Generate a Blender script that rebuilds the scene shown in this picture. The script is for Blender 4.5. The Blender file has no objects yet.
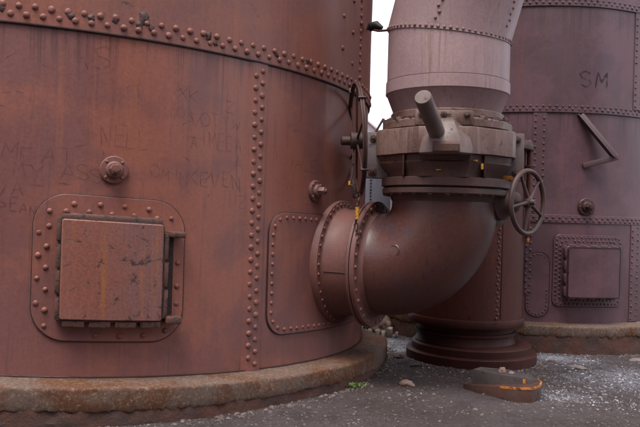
import bpy, bmesh, math, random
from mathutils import Vector, Matrix, noise
random.seed(11)
S = bpy.context.scene
COL = S.collection
EYE = 1.66
CAM = Vector((0, 0, EYE))
R_ = math.radians
sin, cos, pi = math.sin, math.cos, math.pi

# ------------------------------------------------------------------ helpers
def link(o, parent=None):
    COL.objects.link(o)
    if parent is not None:
        o.parent = parent
    return o

def tag(o, label=None, cat=None, group=None, kind=None):
    if label: o['label'] = label
    if cat: o['category'] = cat
    if group: o['group'] = group
    if kind: o['kind'] = kind
    return o

def thing(name, loc, label, cat, group=None):
    o = bpy.data.objects.new(name, None)
    o.location = loc
    o.empty_display_size = .1
    link(o)
    return tag(o, label, cat, group)

def base_of(o):
    v = Vector((0, 0, 0))
    while o is not None:
        v += Vector(o.location)
        o = o.parent
    return v

def frame(origin, zaxis, xhint=(0, 0, 1)):
    z = Vector(zaxis).normalized()
    x = Vector(xhint)
    x = (x - z * x.dot(z))
    if x.length < 1e-5:
        x = Vector((1, 0, 0)); x = x - z * x.dot(z)
    x.normalize()
    y = z.cross(x)
    return Matrix(((x.x, y.x, z.x, origin[0]), (x.y, y.y, z.y, origin[1]), (x.z, y.z, z.z, origin[2]), (0, 0, 0, 1)))

class MB:
    """collects shapes (world coordinates) for ONE mesh object"""
    def __init__(s):
        s.bm = bmesh.new()
    def face(s, vs):
        try: s.bm.faces.new(vs)
        except ValueError: pass
    def merge(s, b2, M):
        b2.transform(M)
        mp = {}
        for v in b2.verts: mp[v] = s.bm.verts.new(v.co)
        for f in b2.faces: s.face([mp[v] for v in f.verts])
        b2.free()
    def box(s, M, size, bev=.006, jit=0):
        b = bmesh.new()
        bmesh.ops.create_cube(b, size=1)
        for v in b.verts:
            v.co = Vector((v.co.x * size[0], v.co.y * size[1], v.co.z * size[2]))
            if jit: v.co += Vector((random.uniform(-jit, jit), random.uniform(-jit, jit), random.uniform(-jit, jit)))
        if bev: bmesh.ops.bevel(b, geom=b.edges[:], offset=bev, segments=2, affect='EDGES', profile=.5)
        s.merge(b, M); return s
    def lathe(s, prof, M, segs=48, a0=0, a1=2 * pi, wob=0):
        full = abs(a1 - a0 - 2 * pi) < 1e-6
        n = segs if full else segs + 1
        rings = []
        for k in range(n):
            a = a0 + (a1 - a0) * k / segs
            rings.append([s.bm.verts.new(M @ Vector((r * cos(a), r * sin(a), z))) for r, z in prof])
        for k in range(segs):
            A = rings[k]; B = rings[(k + 1) % n]
            for i in range(len(prof) - 1):
                s.face([A[i], B[i], B[i + 1], A[i + 1]])
        for i in (0, len(prof) - 1):
            if full and prof[i][0] > 1e-4:
                vs = [r[i] for r in rings]
                s.face(vs if i else vs[::-1])
        return s
    def tube(s, pts, r, segs=12, closed=False, caps=True, up=(0, 0, 1), flat=1.0):
        pts = [Vector(p) for p in pts]; n = len(pts); rings = []
        for i, p in enumerate(pts):
            if closed: t = pts[(i + 1) % n] - pts[i - 1]
            else: t = pts[min(i + 1, n - 1)] - pts[max(i - 1, 0)]
            M = frame(p, t, up)
            rr = r[i] if isinstance(r, (list, tuple)) else r
            rings.append([s.bm.verts.new(M @ Vector((rr * cos(2 * pi * k / segs), rr * flat * sin(2 * pi * k / segs), 0))) for k in range(segs)])
        for i in range(n if closed else n - 1):
            A = rings[i]; B = rings[(i + 1) % n]
            for k in range(segs):
                s.face([A[k], A[(k + 1) % segs], B[(k + 1) % segs], B[k]])
        if not closed and caps:
            s.face(rings[0][::-1]); s.face(rings[-1])
        return s
    def prism(s, poly, z0, z1, M, ch=.004, top_scale=None):
        """poly (x, y) extruded z0..z1 in frame M with a small chamfer on the z1 side"""
        n = len(poly)
        cx = sum(p[0] for p in poly) / n; cy = sum(p[1] for p in poly) / n
        def ring(off, z):
            out = []
            for i, p in enumerate(poly):
                d = Vector((cx - p[0], cy - p[1])); L = d.length
                d = d / L * min(off, L * .5) if L > 1e-6 else d
                out.append(s.bm.verts.new(M @ Vector((p[0] + d.x, p[1] + d.y, z))))
            return out
        rs = [ring(0, z0), ring(0, z1 - ch), ring(ch, z1)]
        for A, B in zip(rs, rs[1:]):
            for i in range(n):
                s.face([A[i], A[(i + 1) % n], B[(i + 1) % n], B[i]])
        s.face(rs[0][::-1]); s.face(rs[-1]); return s
    def plate(s, surf, u0, u1, v0, v1, d0, d1, r=0.0, ch=.004, n=28, wob=0, feather=0):
        """rounded-rectangle plate laid on a curved surface surf(u, v, d)"""
        us = []
        k = 10
        if r > 0:
            us += [u0 + r * (1 - cos(pi / 2 * i / k)) for i in range(k)]
            us += [u0 + r + (u1 - u0 - 2 * r) * i / n for i in range(n + 1)]
            us += [u1 - r * (1 - cos(pi / 2 * (k - 1 - i) / k)) for i in range(k)]
        else:
            us = [u0 + (u1 - u0) * i / n for i in range(n + 1)]
        def rng(u, r, off):
            a = u0 + off; b = u1 - off
            u = min(max(u, a), b)
            q = 0
            rr = max(r - off, 0)
            if rr > 0:
                if u < a + rr: q = rr - math.sqrt(max(rr * rr - (a + rr - u) ** 2, 0))
                elif u > b - rr: q = rr - math.sqrt(max(rr * rr - (u - b + rr) ** 2, 0))
            return u, v0 + off + q, v1 - off - q
        m = max(2, int((v1 - v0) / .08))
        def layer(off, d):
            lo, hi = [], []
            for u in us:
                uu, a, b = rng(u, r, off)
                w = wob * noise.noise((uu * 9, a * 9, 1)) if wob else 0
                lo.append(s.bm.verts.new(surf(uu, a + w, d))); hi.append(s.bm.verts.new(surf(uu, b + w, d)))
            return lo, hi
        L0 = layer(0, d0); L1 = layer(0, d1 - ch); L2 = layer(ch, d1)
        for A, B in ((L0, L1), (L1, L2)):
            for i in range(len(us) - 1):
                s.face([A[0][i], A[0][i + 1], B[0][i + 1], B[0][i]])
                s.face([A[1][i + 1], A[1][i], B[1][i], B[1][i + 1]])
            s.face([A[0][0], B[0][0], B[1][0], A[1][0]])
            s.face([A[0][-1], A[1][-1], B[1][-1], B[0][-1]])
        # front: grid rows between low and high
        prev = None
        for i, u in enumerate(us):
            uu, a, b = rng(u, r, ch)
            col = [L2[0][i]] + [s.bm.verts.new(surf(uu, a + (b - a) * j / m, d1)) for j in range(1, m)] + [L2[1][i]]
            if prev:
                for j in range(m): s.face([prev[j], col[j], col[j + 1], prev[j + 1]])
            prev = col
        return s
    def build(s, name, mat, parent=None, smooth=40, weld=True):
        if weld: bmesh.ops.remove_doubles(s.bm, verts=s.bm.verts[:], dist=1e-5)
        bmesh.ops.recalc_face_normals(s.bm, faces=s.bm.faces[:])
        o0 = base_of(parent) if parent is not None else Vector((0, 0, 0))
        s.bm.transform(Matrix.Translation(-o0))
        me = bpy.data.meshes.new(name)
        s.bm.to_mesh(me); s.bm.free()
        me.materials.append(mat)
        me.shade_smooth()
        me.set_sharp_from_angle(angle=R_(smooth))
        return link(bpy.data.objects.new(name, me), parent)

# ------------------------------------------------------------------ materials
def nt(name):
    m = bpy.data.materials.new(name); m.use_nodes = True
    t = m.node_tree; t.nodes.clear()
    out = t.nodes.new('ShaderNodeOutputMaterial'); b = t.nodes.new('ShaderNodeBsdfPrincipled')
    t.links.new(b.outputs[0], out.inputs[0])
    return m, t, b

class G:
    def __init__(s, t): s.t = t; s.tc = t.nodes.new('ShaderNodeTexCoord')
    def L(s, a, b): s.t.links.new(a, b)
    def vec(s, scale, off=(0, 0, 0), src='Object'):
        m = s.t.nodes.new('ShaderNodeMapping'); m.inputs['Scale'].default_value = scale; m.inputs['Location'].default_value = off
        s.L(s.tc.outputs[src], m.inputs[0]); return m.outputs[0]
    def noise(s, v, scale, detail=6, rough=.6, dist=0):
        n = s.t.nodes.new('ShaderNodeTexNoise'); n.inputs['Scale'].default_value = scale
        n.inputs['Detail'].default_value = detail; n.inputs['Roughness'].default_value = rough; n.inputs['Distortion'].default_value = dist
        s.L(v, n.inputs['Vector']); return n.outputs['Fac']
    def ramp(s, f, lo, hi, a=0., b=1.):
        m = s.t.nodes.new('ShaderNodeMapRange'); m.inputs[1].default_value = lo; m.inputs[2].default_value = hi
        m.inputs[3].default_value = a; m.inputs[4].default_value = b; m.interpolation_type = 'SMOOTHSTEP'
        s.L(f, m.inputs[0]); return m.outputs[0]
    def mix(s, f, a, b, mode='MIX'):
        m = s.t.nodes.new('ShaderNodeMix'); m.data_type = 'RGBA'; m.blend_type = mode
        if isinstance(f, (int, float)): m.inputs[0].default_value = f
        else: s.L(f, m.inputs[0])
        for k, x in ((6, a), (7, b)):
            if isinstance(x, tuple): m.inputs[k].default_value = (*x, 1)
            else: s.L(x, m.inputs[k])
        return m.outputs[2]
    def math(s, op, a, b):
        m = s.t.nodes.new('ShaderNodeMath'); m.operation = op
        for k, x in ((0, a), (1, b)):
            if isinstance(x, (int, float)): m.inputs[k].default_value = x
            else: s.L(x, m.inputs[k])
        return m.outputs[0]
    def bump(s, h, strength, dist, nrm=None):
        b = s.t.nodes.new('ShaderNodeBump'); b.inputs['Strength'].default_value = strength; b.inputs['Distance'].default_value = dist
        s.L(h, b.inputs['Height'])
        if nrm: s.L(nrm, b.inputs['Normal'])
        return b.outputs[0]

SAT, GAIN = 1.10, .84
def steel(name, c1, c2, c3, dark=(.035, .016, .015), streak=.5, spot=.62, rough=(.42, .68), scale=1., bump=.25, spec=.42, run=None, off=(0, 0, 0), drips=(), mott=1., contrast=(.36, .64)):
    """weathered iron: c1/c2 broad patches, c3 vertical runs, dark scale spots"""
    def tone(c, k=SAT, q=GAIN):
        l = .3 * c[0] + .5 * c[1] + .2 * c[2]
        return tuple(max(.004, (l + (x - l) * k) * q) for x in c)
    c1, c2, c3, dark = tone(c1), tone(c2), tone(c3), tone(dark, 1.)
    if run: run = tone(run)
    m, t, b = nt(name); g = G(t)
    v = g.vec((1, 1, 1), off)
    n1 = g.noise(v, .9 * scale, 5, .62, .3)
    n1b = g.noise(g.vec((1, 1, .35), (3 + off[0], 7, 1)), 1.7 * scale, 4, .55)
    st = g.noise(g.vec((9 * scale, 9 * scale, .35 * scale), off), 1., 6, .68)
    st2 = g.noise(g.vec((28 * scale, 28 * scale, .9 * scale), (5, 2, 1)), 1., 5, .65)
    n3 = g.noise(v, 38 * scale, 8, .72)
    n4 = g.noise(v, 6.5 * scale, 9, .72, .4)
    n5 = g.noise(v, 150, 4, .6)
    c = g.mix(g.ramp(n1, *contrast), c1, c2)
    c = g.mix(g.math('MULTIPLY', g.ramp(st, .5, .72), streak), c, c3)
    if run: c = g.mix(g.math('MULTIPLY', g.math('MULTIPLY', g.ramp(st2, .52, .7), g.ramp(n1b, .42, .62)), .75), c, run)
    c = g.mix(g.math('MULTIPLY', g.ramp(st2, .55, .75), .45 * streak), c, dark)
    if drips:
        sx = t.nodes.new('ShaderNodeSeparateXYZ'); t.links.new(g.tc.outputs['Object'], sx.inputs[0])
        st3 = g.noise(g.vec((17, 17, .12), (2, 8, 3)), 1., 6, .75); st4 = g.noise(g.vec((5, 5, .2), (1, 1, 9)), 1., 4, .6)
        for zh, ln, k in drips:
            up_ = t.nodes.new('ShaderNodeMath'); up_.operation = 'LESS_THAN'; up_.inputs[1].default_value = zh; t.links.new(sx.outputs[2], up_.inputs[0])
            fal = g.ramp(sx.outputs[2], zh - ln, zh - .02)
            thr = g.math('ADD', g.math('MULTIPLY', fal, .16), g.math('MULTIPLY', g.math('ADD', st4, -.5), .5))
            f = g.ramp(g.math('ADD', st3, thr), .60, .76)
            c = g.mix(g.math('MULTIPLY', g.math('MULTIPLY', f, fal), g.math('MULTIPLY', up_.outputs[0], k)), c, dark)
    mot = g.ramp(n3, .25, .75, 1 - .28 * mott, 1 + .25 * mott)
    cm = t.nodes.new('ShaderNodeCombineColor')
    for k in range(3): t.links.new(mot, cm.inputs[k])
    c = g.mix(.85, c, cm.outputs[0], 'MULTIPLY')
    sp = g.ramp(n4, spot, spot + .07)
    c = g.mix(g.math('MULTIPLY', sp, .85), c, dark)
    g.L(c, b.inputs['Base Color'])
    r = g.math('ADD', g.ramp(n1b, .3, .7, rough[0], rough[1]), g.ramp(n3, .2, .8, -.08, .1))
    g.L(r, b.inputs['Roughness'])
    b.inputs['Specular IOR Level'].default_value = spec
    h = g.math('ADD', g.math('MULTIPLY', n3, .6), g.math('ADD', g.math('MULTIPLY', sp, -.7), g.math('MULTIPLY', n5, .3)))
    nb = g.bump(n1b, .12, .02)
    g.L(g.bump(h, bump, .004, nb), b.inputs['Normal'])
    return m

M = {}
M['tank_a'] = steel('rust_red_steel', (.268, .106, .078), (.186, .083, .075), (.312, .122, .078), dark=(.045, .020, .021), spot=.68, run=(.135, .074, .080), streak=.45, rough=(.33, .46), mott=.45, bump=.14, spec=.5, contrast=(.42, .58), drips=((3.17, .75, .55),))
M['tank_a_up'] = steel('rust_red_steel_upper', (.250, .099, .073), (.182, .082, .071), (.295, .116, .072), dark=(.045, .02, .02), spot=.62, streak=.6, off=(4, 1, 2), mott=.6, bump=.2, rough=(.36, .5))
M['cover'] = steel('manhole_paint', (.235, .092, .068), (.195, .096, .088), (.33, .125, .048), dark=(.035, .016, .015), spot=.565, streak=.75, scale=1.35, bump=.5, off=(2.9, .7, 1.4))
M['lug'] = steel('rusty_lugs', (.13, .060, .046), (.10, .05, .04), (.19, .085, .04), dark=(.035, .018, .016), spot=.52, streak=.6, scale=2.2, bump=.7)
M['tank_b'] = steel('purple_brown_steel', (.140, .076, .090), (.096, .054, .064), (.165, .074, .068), dark=(.035, .018, .02), spot=.665, streak=.65, off=(9, 3, 0), run=(.150, .072, .060), rough=(.34, .5), mott=.5, bump=.15, spec=.5, contrast=(.42, .58), drips=((3.11, .6, .4), (4.5, .7, .4)))
M['duct'] = steel('faded_pink_paint', (.36, .252, .252), (.295, .20, .205), (.27, .165, .135), dark=(.10, .055, .045), spot=.665, streak=.65, rough=(.45, .62), run=(.23, .135, .085), mott=.6, bump=.2)
M['elbow'] = steel('dark_red_elbow', (.088, .033, .026), (.068, .038, .042), (.106, .042, .027), dark=(.024, .012, .011), spot=.62, streak=.7, rough=(.30, .50), bump=.45, spec=.6, contrast=(.44, .56), mott=.7, run=(.05, .02, .02))
M['column'] = steel('red_brown_column', (.092, .030, .023), (.066, .025, .021), (.122, .042, .028), dark=(.022, .010, .010), spot=.62, streak=.65, rough=(.5, .7), spec=.22)
M['iron_shade'] = steel('base_iron_shade', (.070, .024, .018), (.050, .019, .016), (.092, .032, .021), dark=(.016, .008, .007), spot=.60, streak=.5, scale=1.5, bump=.6, spec=.18)  # column base iron, darkened to carry the deep shade below the elbow
M['plate_dark'] = steel('dark_grey_scrap', (.075, .058, .056), (.05, .038, .036), (.10, .06, .045), dark=(.02, .014, .014), spot=.58, streak=.5, scale=2.5, bump=.7)
M['cast'] = steel('grey_brown_cast_iron', (.175, .108, .088), (.105, .056, .044), (.225, .160, .146), dark=(.05, .028, .023), spot=.565, streak=.75, scale=1.8, bump=.8, run=(.13, .052, .030), contrast=(.43, .57))
M['cast_dark'] = steel('dark_cast_iron', (.085, .042, .034), (.06, .034, .03), (.11, .05, .033), dark=(.02, .012, .012), spot=.6, streak=.4, scale=2, bump=.6)
M['flange'] = steel('flange_iron', (.18, .078, .064), (.14, .07, .066), (.20, .09, .065), dark=(.035, .018, .018), spot=.66, streak=.4, scale=1.6, bump=.4)
M['grey_plate'] = steel('pale_grey_plate', (.185, .145, .146), (.135, .10, .098), (.19, .13, .105), dark=(.05, .032, .03), spot=.60, streak=.5, scale=1.6, bump=.4)
M['bar'] = steel('worn_grey_bar', (.150, .108, .102), (.100, .066, .058), (.17, .105, .075), dark=(.045, .028, .025), spot=.58, streak=.3, scale=3, bump=.5)
M['cast_under'] = steel('rusty_cast_shaded', (.088, .042, .031), (.06, .031, .026), (.12, .056, .035), dark=(.03, .016, .015), spot=.57, streak=.4, scale=2, bump=.7)  # rusty cast iron, darkened so the valve underside's shade is in the colour
M['bracket'] = steel('mauve_bracket', (.125, .080, .088), (.10, .064, .07), (.15, .08, .07), dark=(.03, .02, .02), spot=.6, streak=.4, scale=2)
M['wheel'] = steel('wheel_iron', (.070, .034, .028), (.05, .027, .025), (.09, .042, .029), dark=(.03, .017, .016), spot=.62, streak=.3, scale=3, bump=.5)
M['vessel'] = steel('blue_grey_vessel', (.27, .27, .31), (.22, .22, .26), (.24, .2, .2), dark=(.08, .07, .07), spot=.7, streak=.5)
M['rivet'] = steel('rivet_iron', (.25, .098, .073), (.17, .072, .058), (.25, .10, .068), dark=(.06, .03, .026), spot=.68, streak=.2, scale=6, bump=.3, rough=(.4, .6))
M['rivet_b'] = steel('rivet_iron_dark', (.11, .06, .064), (.09, .05, .052), (.12, .06, .05), dark=(.04, .02, .02), spot=.7, streak=.2, scale=6, bump=.3)
M['rivet_d'] = steel('rivet_iron_pink', (.25, .145, .135), (.19, .11, .1), (.2, .1, .08), dark=(.06, .03, .026), spot=.68, streak=.2, scale=6, bump=.3)
M['roof'] = steel('haze_pale_roof', (.70, .62, .62), (.62, .55, .56), (.6, .5, .48), dark=(.45, .36, .34), spot=.8, streak=.4)  # distance haze is put into this pale colour
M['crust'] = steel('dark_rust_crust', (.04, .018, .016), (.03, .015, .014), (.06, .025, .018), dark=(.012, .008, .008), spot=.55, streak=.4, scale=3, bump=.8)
M['scab'] = steel('brown_rust_scab', (.085, .038, .032), (.06, .028, .026), (.11, .045, .03), dark=(.025, .013, .012), spot=.52, streak=.4, scale=5, bump=.9)
M['black'] = steel('black_rubber', (.02, .018, .018), (.03, .025, .025), (.03, .025, .02), dark=(.01, .01, .01), spot=.75)

def paint(name, c, rust, thr=.5, sc=14):
    m, t, b = nt(name); g = G(t)
    n = g.noise(g.vec((1, 1, 1)), sc, 8, .7)
    g.L(g.mix(g.ramp(n, thr, thr + .08), c, rust), b.inputs['Base Color'])
    b.inputs['Roughness'].default_value = .55
    g.L(g.bump(n, .4, .004), b.inputs['Normal'])
    return m
M['orange'] = paint('chipped_orange_paint', (.46, .155, .018), (.085, .034, .02), .50, 26)
M['yellow'] = paint('chipped_yellow_paint', (.50, .25, .02), (.10, .045, .02), .52, 45)

def scratch_mat(name, c, al):
    m, t, b = nt(name); g = G(t)
    n = g.noise(g.vec((1, 1, 1)), 9, 6, .7)
    b.inputs['Base Color'].default_value = (*c, 1); b.inputs['Roughness'].default_value = .7
    g.L(g.ramp(n, .36, .60, .12, al), b.inputs['Alpha'])
    return m
M['scratch'] = scratch_mat('scratched_lettering', (.055, .025, .025), .36)
M['scratch_b'] = scratch_mat('dark_painted_letters', (.02, .010, .014), .85)

def concrete():
    m, t, b = nt('rust_stained_concrete'); g = G(t)
    v = g.vec((1, 1, 1))
    n1 = g.noise(v, 1.3, 6, .65, .4); n2 = g.noise(v, 34, 10, .9); n3 = g.noise(v, 120, 4, .7)
    st = g.noise(g.vec((6, 6, .6)), 1, 5, .6); n4 = g.noise(v, 4, 7, .7)
    c = g.mix(g.ramp(n1, .44, .56), (.100, .042, .020), (.122, .082, .064))
    c = g.mix(g.math('MULTIPLY', g.ramp(st, .5, .7), .6), c, (.11, .043, .022))
    c = g.mix(g.math('MULTIPLY', g.ramp(n2, .53, .60), .75), c, (.33, .24, .17))
    c = g.mix(g.math('MULTIPLY', g.ramp(n2, .47, .40), .75), c, (.05, .026, .018))
    c = g.mix(g.math('MULTIPLY', g.ramp(n4, .55, .68), .5), c, (.13, .085, .07))
    g.L(c, b.inputs['Base Color']); b.inputs['Roughness'].default_value = .88
    b.inputs['Specular IOR Level'].default_value = .25
    h = g.math('ADD', g.math('MULTIPLY', n2, 1.), g.math('MULTIPLY', n3, .5))
    g.L(g.bump(h, .8, .007), b.inputs['Normal'])
    return m
M['concrete'] = concrete()
def brick():
    m, t, b = nt('crumbling_brick_footing'); g = G(t)
    v = g.vec((1, 1, 1))
    n1 = g.noise(v, 3, 6, .7); n2 = g.noise(v, 28, 8, .75)
    c = g.mix(g.ramp(n1, .35, .65), (.105, .040, .026), (.06, .034, .028))
    c = g.mix(g.math('MULTIPLY', g.ramp(n2, .56, .7), .5), c, (.2, .14, .1))
    g.L(c, b.inputs['Base Color']); b.inputs['Roughness'].default_value = .92
    g.L(g.bump(n2, 1., .02), b.inputs['Normal'])
    return m
M['brick'] = brick()

def ground_mat():
    m, t, b = nt('yard_ground'); g = G(t)
    v = g.vec((1, 1, 1))
    at = t.nodes.new('ShaderNodeAttribute'); at.attribute_name = 'pale'
    at2 = t.nodes.new('ShaderNodeAttribute'); at2.attribute_name = 'soil'
    n1 = g.noise(v, .9, 7, .65); n2 = g.noise(v, 60, 8, .8); n3 = g.noise(v, 9, 8, .7); n4 = g.noise(v, 200, 3, .6); n6 = g.noise(v, 26, 9, .85); n7 = g.noise(v, 2.6, 6, .7)
    c = g.mix(g.ramp(n1, .40, .60), (.142, .113, .116), (.090, .067, .062))
    c = g.mix(g.math('MULTIPLY', g.ramp(n3, .45, .65), .55), c, (.145, .115, .112))
    c = g.mix(g.math('MULTIPLY', at2.outputs['Fac'], g.ramp(n3, .3, .6, .45, 1)), c, (.070, .034, .022))
    pal = g.ramp(g.math('ADD', at.outputs['Fac'], g.math('MULTIPLY', g.math('ADD', n3, -.5), 1.6)), .32, .72)
    c = g.mix(pal, c, g.mix(g.ramp(at.outputs['Fac'], .7, .95), g.mix(g.ramp(n2, .4, .6), (.34, .335, .38), (.17, .165, .19)), g.mix(g.ramp(n3, .38, .5), (.16, .16, .18), (.72, .72, .78))))
    c = g.mix(g.math('MULTIPLY', g.ramp(n6, .50, .60), .5), c, g.mix(.45, c, (.24, .21, .215)))
    c = g.mix(g.math('MULTIPLY', g.ramp(n6, .49, .40), .7), c, (.035, .027, .027))
    c = g.mix(g.math('MULTIPLY', g.ramp(n7, .52, .62), .45), c, (.052, .040, .040))
    c = g.mix(g.math('MULTIPLY', g.ramp(n2, .62, .72), .25), c, (.21, .18, .175))
    c = g.mix(g.math('MULTIPLY', g.ramp(n2, .42, .3), .75), c, (.022, .018, .018))
    g.L(c, b.inputs['Base Color']); b.inputs['Roughness'].default_value = .9
    b.inputs['Specular IOR Level'].default_value = .3
    h = g.math('ADD', n2, g.math('ADD', g.math('MULTIPLY', n6, 1.5), g.math('MULTIPLY', n3, 1.2)))
    g.L(g.bump(h, 1., .03), b.inputs['Normal'])
    return m
M['ground'] = ground_mat()
def stone_mat(name, a, c2):
    m, t, b = nt(name); g = G(t)
    oi = t.nodes.new('ShaderNodeNewGeometry')
    n = g.noise(g.vec((1, 1, 1)), 40, 6, .7)
    c = g.mix(g.math('POWER', oi.outputs['Random Per Island'], 3.6), a, c2)
    c = g.mix(g.math('MULTIPLY', g.ramp(n, .5, .7), .5), c, (.2, .15, .12))
    g.L(c, b.inputs['Base Color']); b.inputs['Roughness'].default_value = .85
    g.L(g.bump(n, .5, .006), b.inputs['Normal'])
    return m
M['gravel'] = stone_mat('loose_gravel', (.070, .052, .048), (.16, .128, .118))
M['gravel_pale'] = stone_mat('pale_gravel', (.17, .165, .185), (.46, .45, .48))
M['tan_stone'] = stone_mat('tan_stone', (.20, .13, .10), (.24, .16, .12))
M['grey_stone'] = stone_mat('grey_stone', (.15, .12, .115), (.24, .21, .21))
M['block'] = stone_mat('pale_block', (.24, .185, .16), (.40, .33, .29))
M['leaf'] = paint('weed_leaf', (.10, .19, .03), (.06, .10, .02), .5, 30)

# ------------------------------------------------------------------ rivets
RIV = {}
def rivet_mesh(kind, mat, var=0):
    key = (kind, mat.name, var)
    if key in RIV: return RIV[key]
    b = MB()
    if kind == 'dome':
        pr = [(1, -.15), (.98, .12), (.9, .38), (.7, .62), (.42, .78), (.0, .84)]
        b.lathe(pr, Matrix(), 14)
    else:   # hexagonal nut with stud
        b.lathe([(1, -.1), (1, .62), (.88, .72), (.5, .74)], Matrix(), 6)
        b.lathe([(.5, .7), (.5, 1.05), (.4, 1.12), (0, 1.12)], Matrix(), 10)
    bmesh.ops.remove_doubles(b.bm, verts=b.bm.verts[:], dist=1e-5)
    for v in b.bm.verts:
        q = v.co * 1.5 + Vector((var * 7.1, 3, 1))
        v.co = v.co * (1 + .11 * noise.noise(q)) + Vector((0, 0, .10 * noise.noise(q * 1.7) * (v.co.z > .2)))
    bmesh.ops.recalc_face_normals(b.bm, faces=b.bm.faces[:])
    me = bpy.data.meshes.new('rivet' if kind == 'dome' else 'bolt')
    b.bm.to_mesh(me); b.bm.free(); me.materials.append(mat); me.shade_smooth(); me.set_sharp_from_angle(angle=R_(45))
    RIV[key] = me; return me

class Rivets:
    """every rivet head of ONE thing: the 100 that show largest are parts, the rest one part"""
    def __init__(s, root, mat, name='rivet', kind='dome', cap=100):
        s.root, s.mat, s.name, s.kind, s.cap, s.L = root, mat, name, kind, cap, []
    def add(s, p, n, r, part, h=.8, rx=None):
        p = Vector(p); n = Vector(n).normalized()
        if random.random() < .003: return
        n = (n + Vector((random.gauss(0, .06), random.gauss(0, .06), random.gauss(0, .06)))).normalized()
        p = p + Vector((random.gauss(0, .05), random.gauss(0, .05), random.gauss(0, .05))) * r
        if n.dot(CAM - p) < -.2 * (CAM - p).length: vis = 0
        else: vis = 1
        q = p - CAM
        u = q.x / max(q.y, .1); w = q.z / max(q.y, .1)
        inside = abs(u) < .47 and abs(w) < .33
        s.L.append((0 if (vis and inside) else 1, (p - CAM).length / r, p, n, r * random.uniform(.88, 1.1), part, h * random.uniform(.7, 1.15)))
    def flush(s):
        s.L.sort(key=lambda t: (t[0], t[1]))
        me = rivet_mesh(s.kind, s.mat)
        for i, (o, d, p, n, r, part, h) in enumerate(s.L[:s.cap]):
            ob = bpy.data.objects.new(s.name, rivet_mesh(s.kind, s.mat, i % 5))
            link(ob, part)
            m = frame(p - base_of(part), n, (random.random(), random.random(), random.random()))
            ob.matrix_local = m @ Matrix.Diagonal((r, r, r * h, 1))
        rest = s.L[s.cap:]
        if rest:
            vs, fs = [], []
            src = [v.co.copy() for v in me.vertices]; sf = [tuple(p.vertices) for p in me.polygons]
            b0 = base_of(s.root)
            for (o, d, p, n, r, part, h) in rest:
                m = frame(p - b0, n, (random.random(), random.random(), random.random())) @ Matrix.Diagonal((r, r, r * h, 1))
                k = len(vs)
                vs += [m @ c for c in src]; fs += [tuple(i + k for i in f) for f in sf]
            m2 = bpy.data.meshes.new(s.name); m2.from_pydata(vs, [], fs); m2.materials.append(s.mat); m2.shade_smooth()
            o = bpy.data.objects.new(s.name, m2); link(o, s.root); o['kind'] = 'stuff'

# ------------------------------------------------------------------ tanks
class Tank:
    def __init__(s, cx, cy, R, tilt):
        s.cx, s.cy, s.R, s.tilt = cx, cy, R, tilt
    def at(s, az, z, d=0):
        r = s.R + d + (.009 * noise.noise((s.cx + (az % 360) * .075, z * .75, 3)) if d > -.04 and .36 < z < 6 else 0); a = R_(az)
        x = s.cx + r * sin(a); y = s.cy - r * cos(a)
        return Vector((x, y, z + s.tilt * (x - s.cx)))
    def nrm(s, az):
        return Vector((sin(R_(az)), -cos(R_(az)), 0))
    def surf(s, u, v, d): return s.at(math.degrees(u / s.R), v, d)
    def u(s, az): return R_(az) * s.R
    def shell(s, z0, z1, d, rows, a0=-180, a1=180, n=240):
        b = MB(); cols = []
        full = a1 - a0 >= 359.9
        for k in range(n if full else n + 1):
            az = a0 + (a1 - a0) * k / n
            c = []
            for j in range(rows + 1):
                z = z0 + (z1 - z0) * j / rows
                c.append(b.bm.verts.new(s.at(az, z, d)))
            cols.append(c)
        m = len(cols)
        for k in range(n):
            A, B = cols[k], cols[(k + 1) % m]
            for j in range(rows): b.face([A[j], B[j], B[j + 1], A[j + 1]])
        # lower lip back into the shell
        low = [b.bm.verts.new(s.at(a0 + (a1 - a0) * k / n, z0, d - .03)) for k in range(m)]
        for k in range(n): b.face([cols[k][0], low[k], low[(k + 1) % m], cols[(k + 1) % m][0]])
        return b

def bead(tank, u0, u1, v0, v1, r, part, rad=.0075, d=.008, pitch=.02):
    b = MB(); b.tube([tank.surf(u, v, d) for u, v in rr_path(u0, u1, v0, v1, r, pitch)], rad, 6, closed=True); b.build('caulked_edge', M['crust'], part)
def rr_path(u0, u1, v0, v1, r, pitch, off=0):
    """points along a rounded rectangle"""
    segs = []
    def line(a, b): segs.append(('l', a, b))
    P = []
    per = []
    def arc(cx, cy, a0):
        for i in range(9):
            a = a0 + pi / 2 * i / 8; per.append((cx + r * cos(a), cy + r * sin(a)))
    arc(u1 - r, v1 - r, 0); arc(u0 + r, v1 - r, pi / 2); arc(u0 + r, v0 + r, pi); arc(u1 - r, v0 + r, 3 * pi / 2)
    per.append(per[0])
    L = [0]
    for a, b in zip(per, per[1:]): L.append(L[-1] + math.dist(a, b))
    n = max(4, round(L[-1] / pitch))
    for i in range(n):
        t = (i + off) / n * L[-1]
        k = max(j for j in range(len(L)) if L[j] <= t + 1e-9)
        k = min(k, len(per) - 2)
        f = (t - L[k]) / max(L[k + 1] - L[k], 1e-9)
        P.append((per[k][0] + (per[k + 1][0] - per[k][0]) * f, per[k][1] + (per[k + 1][1] - per[k][1]) * f))
    return P

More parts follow.
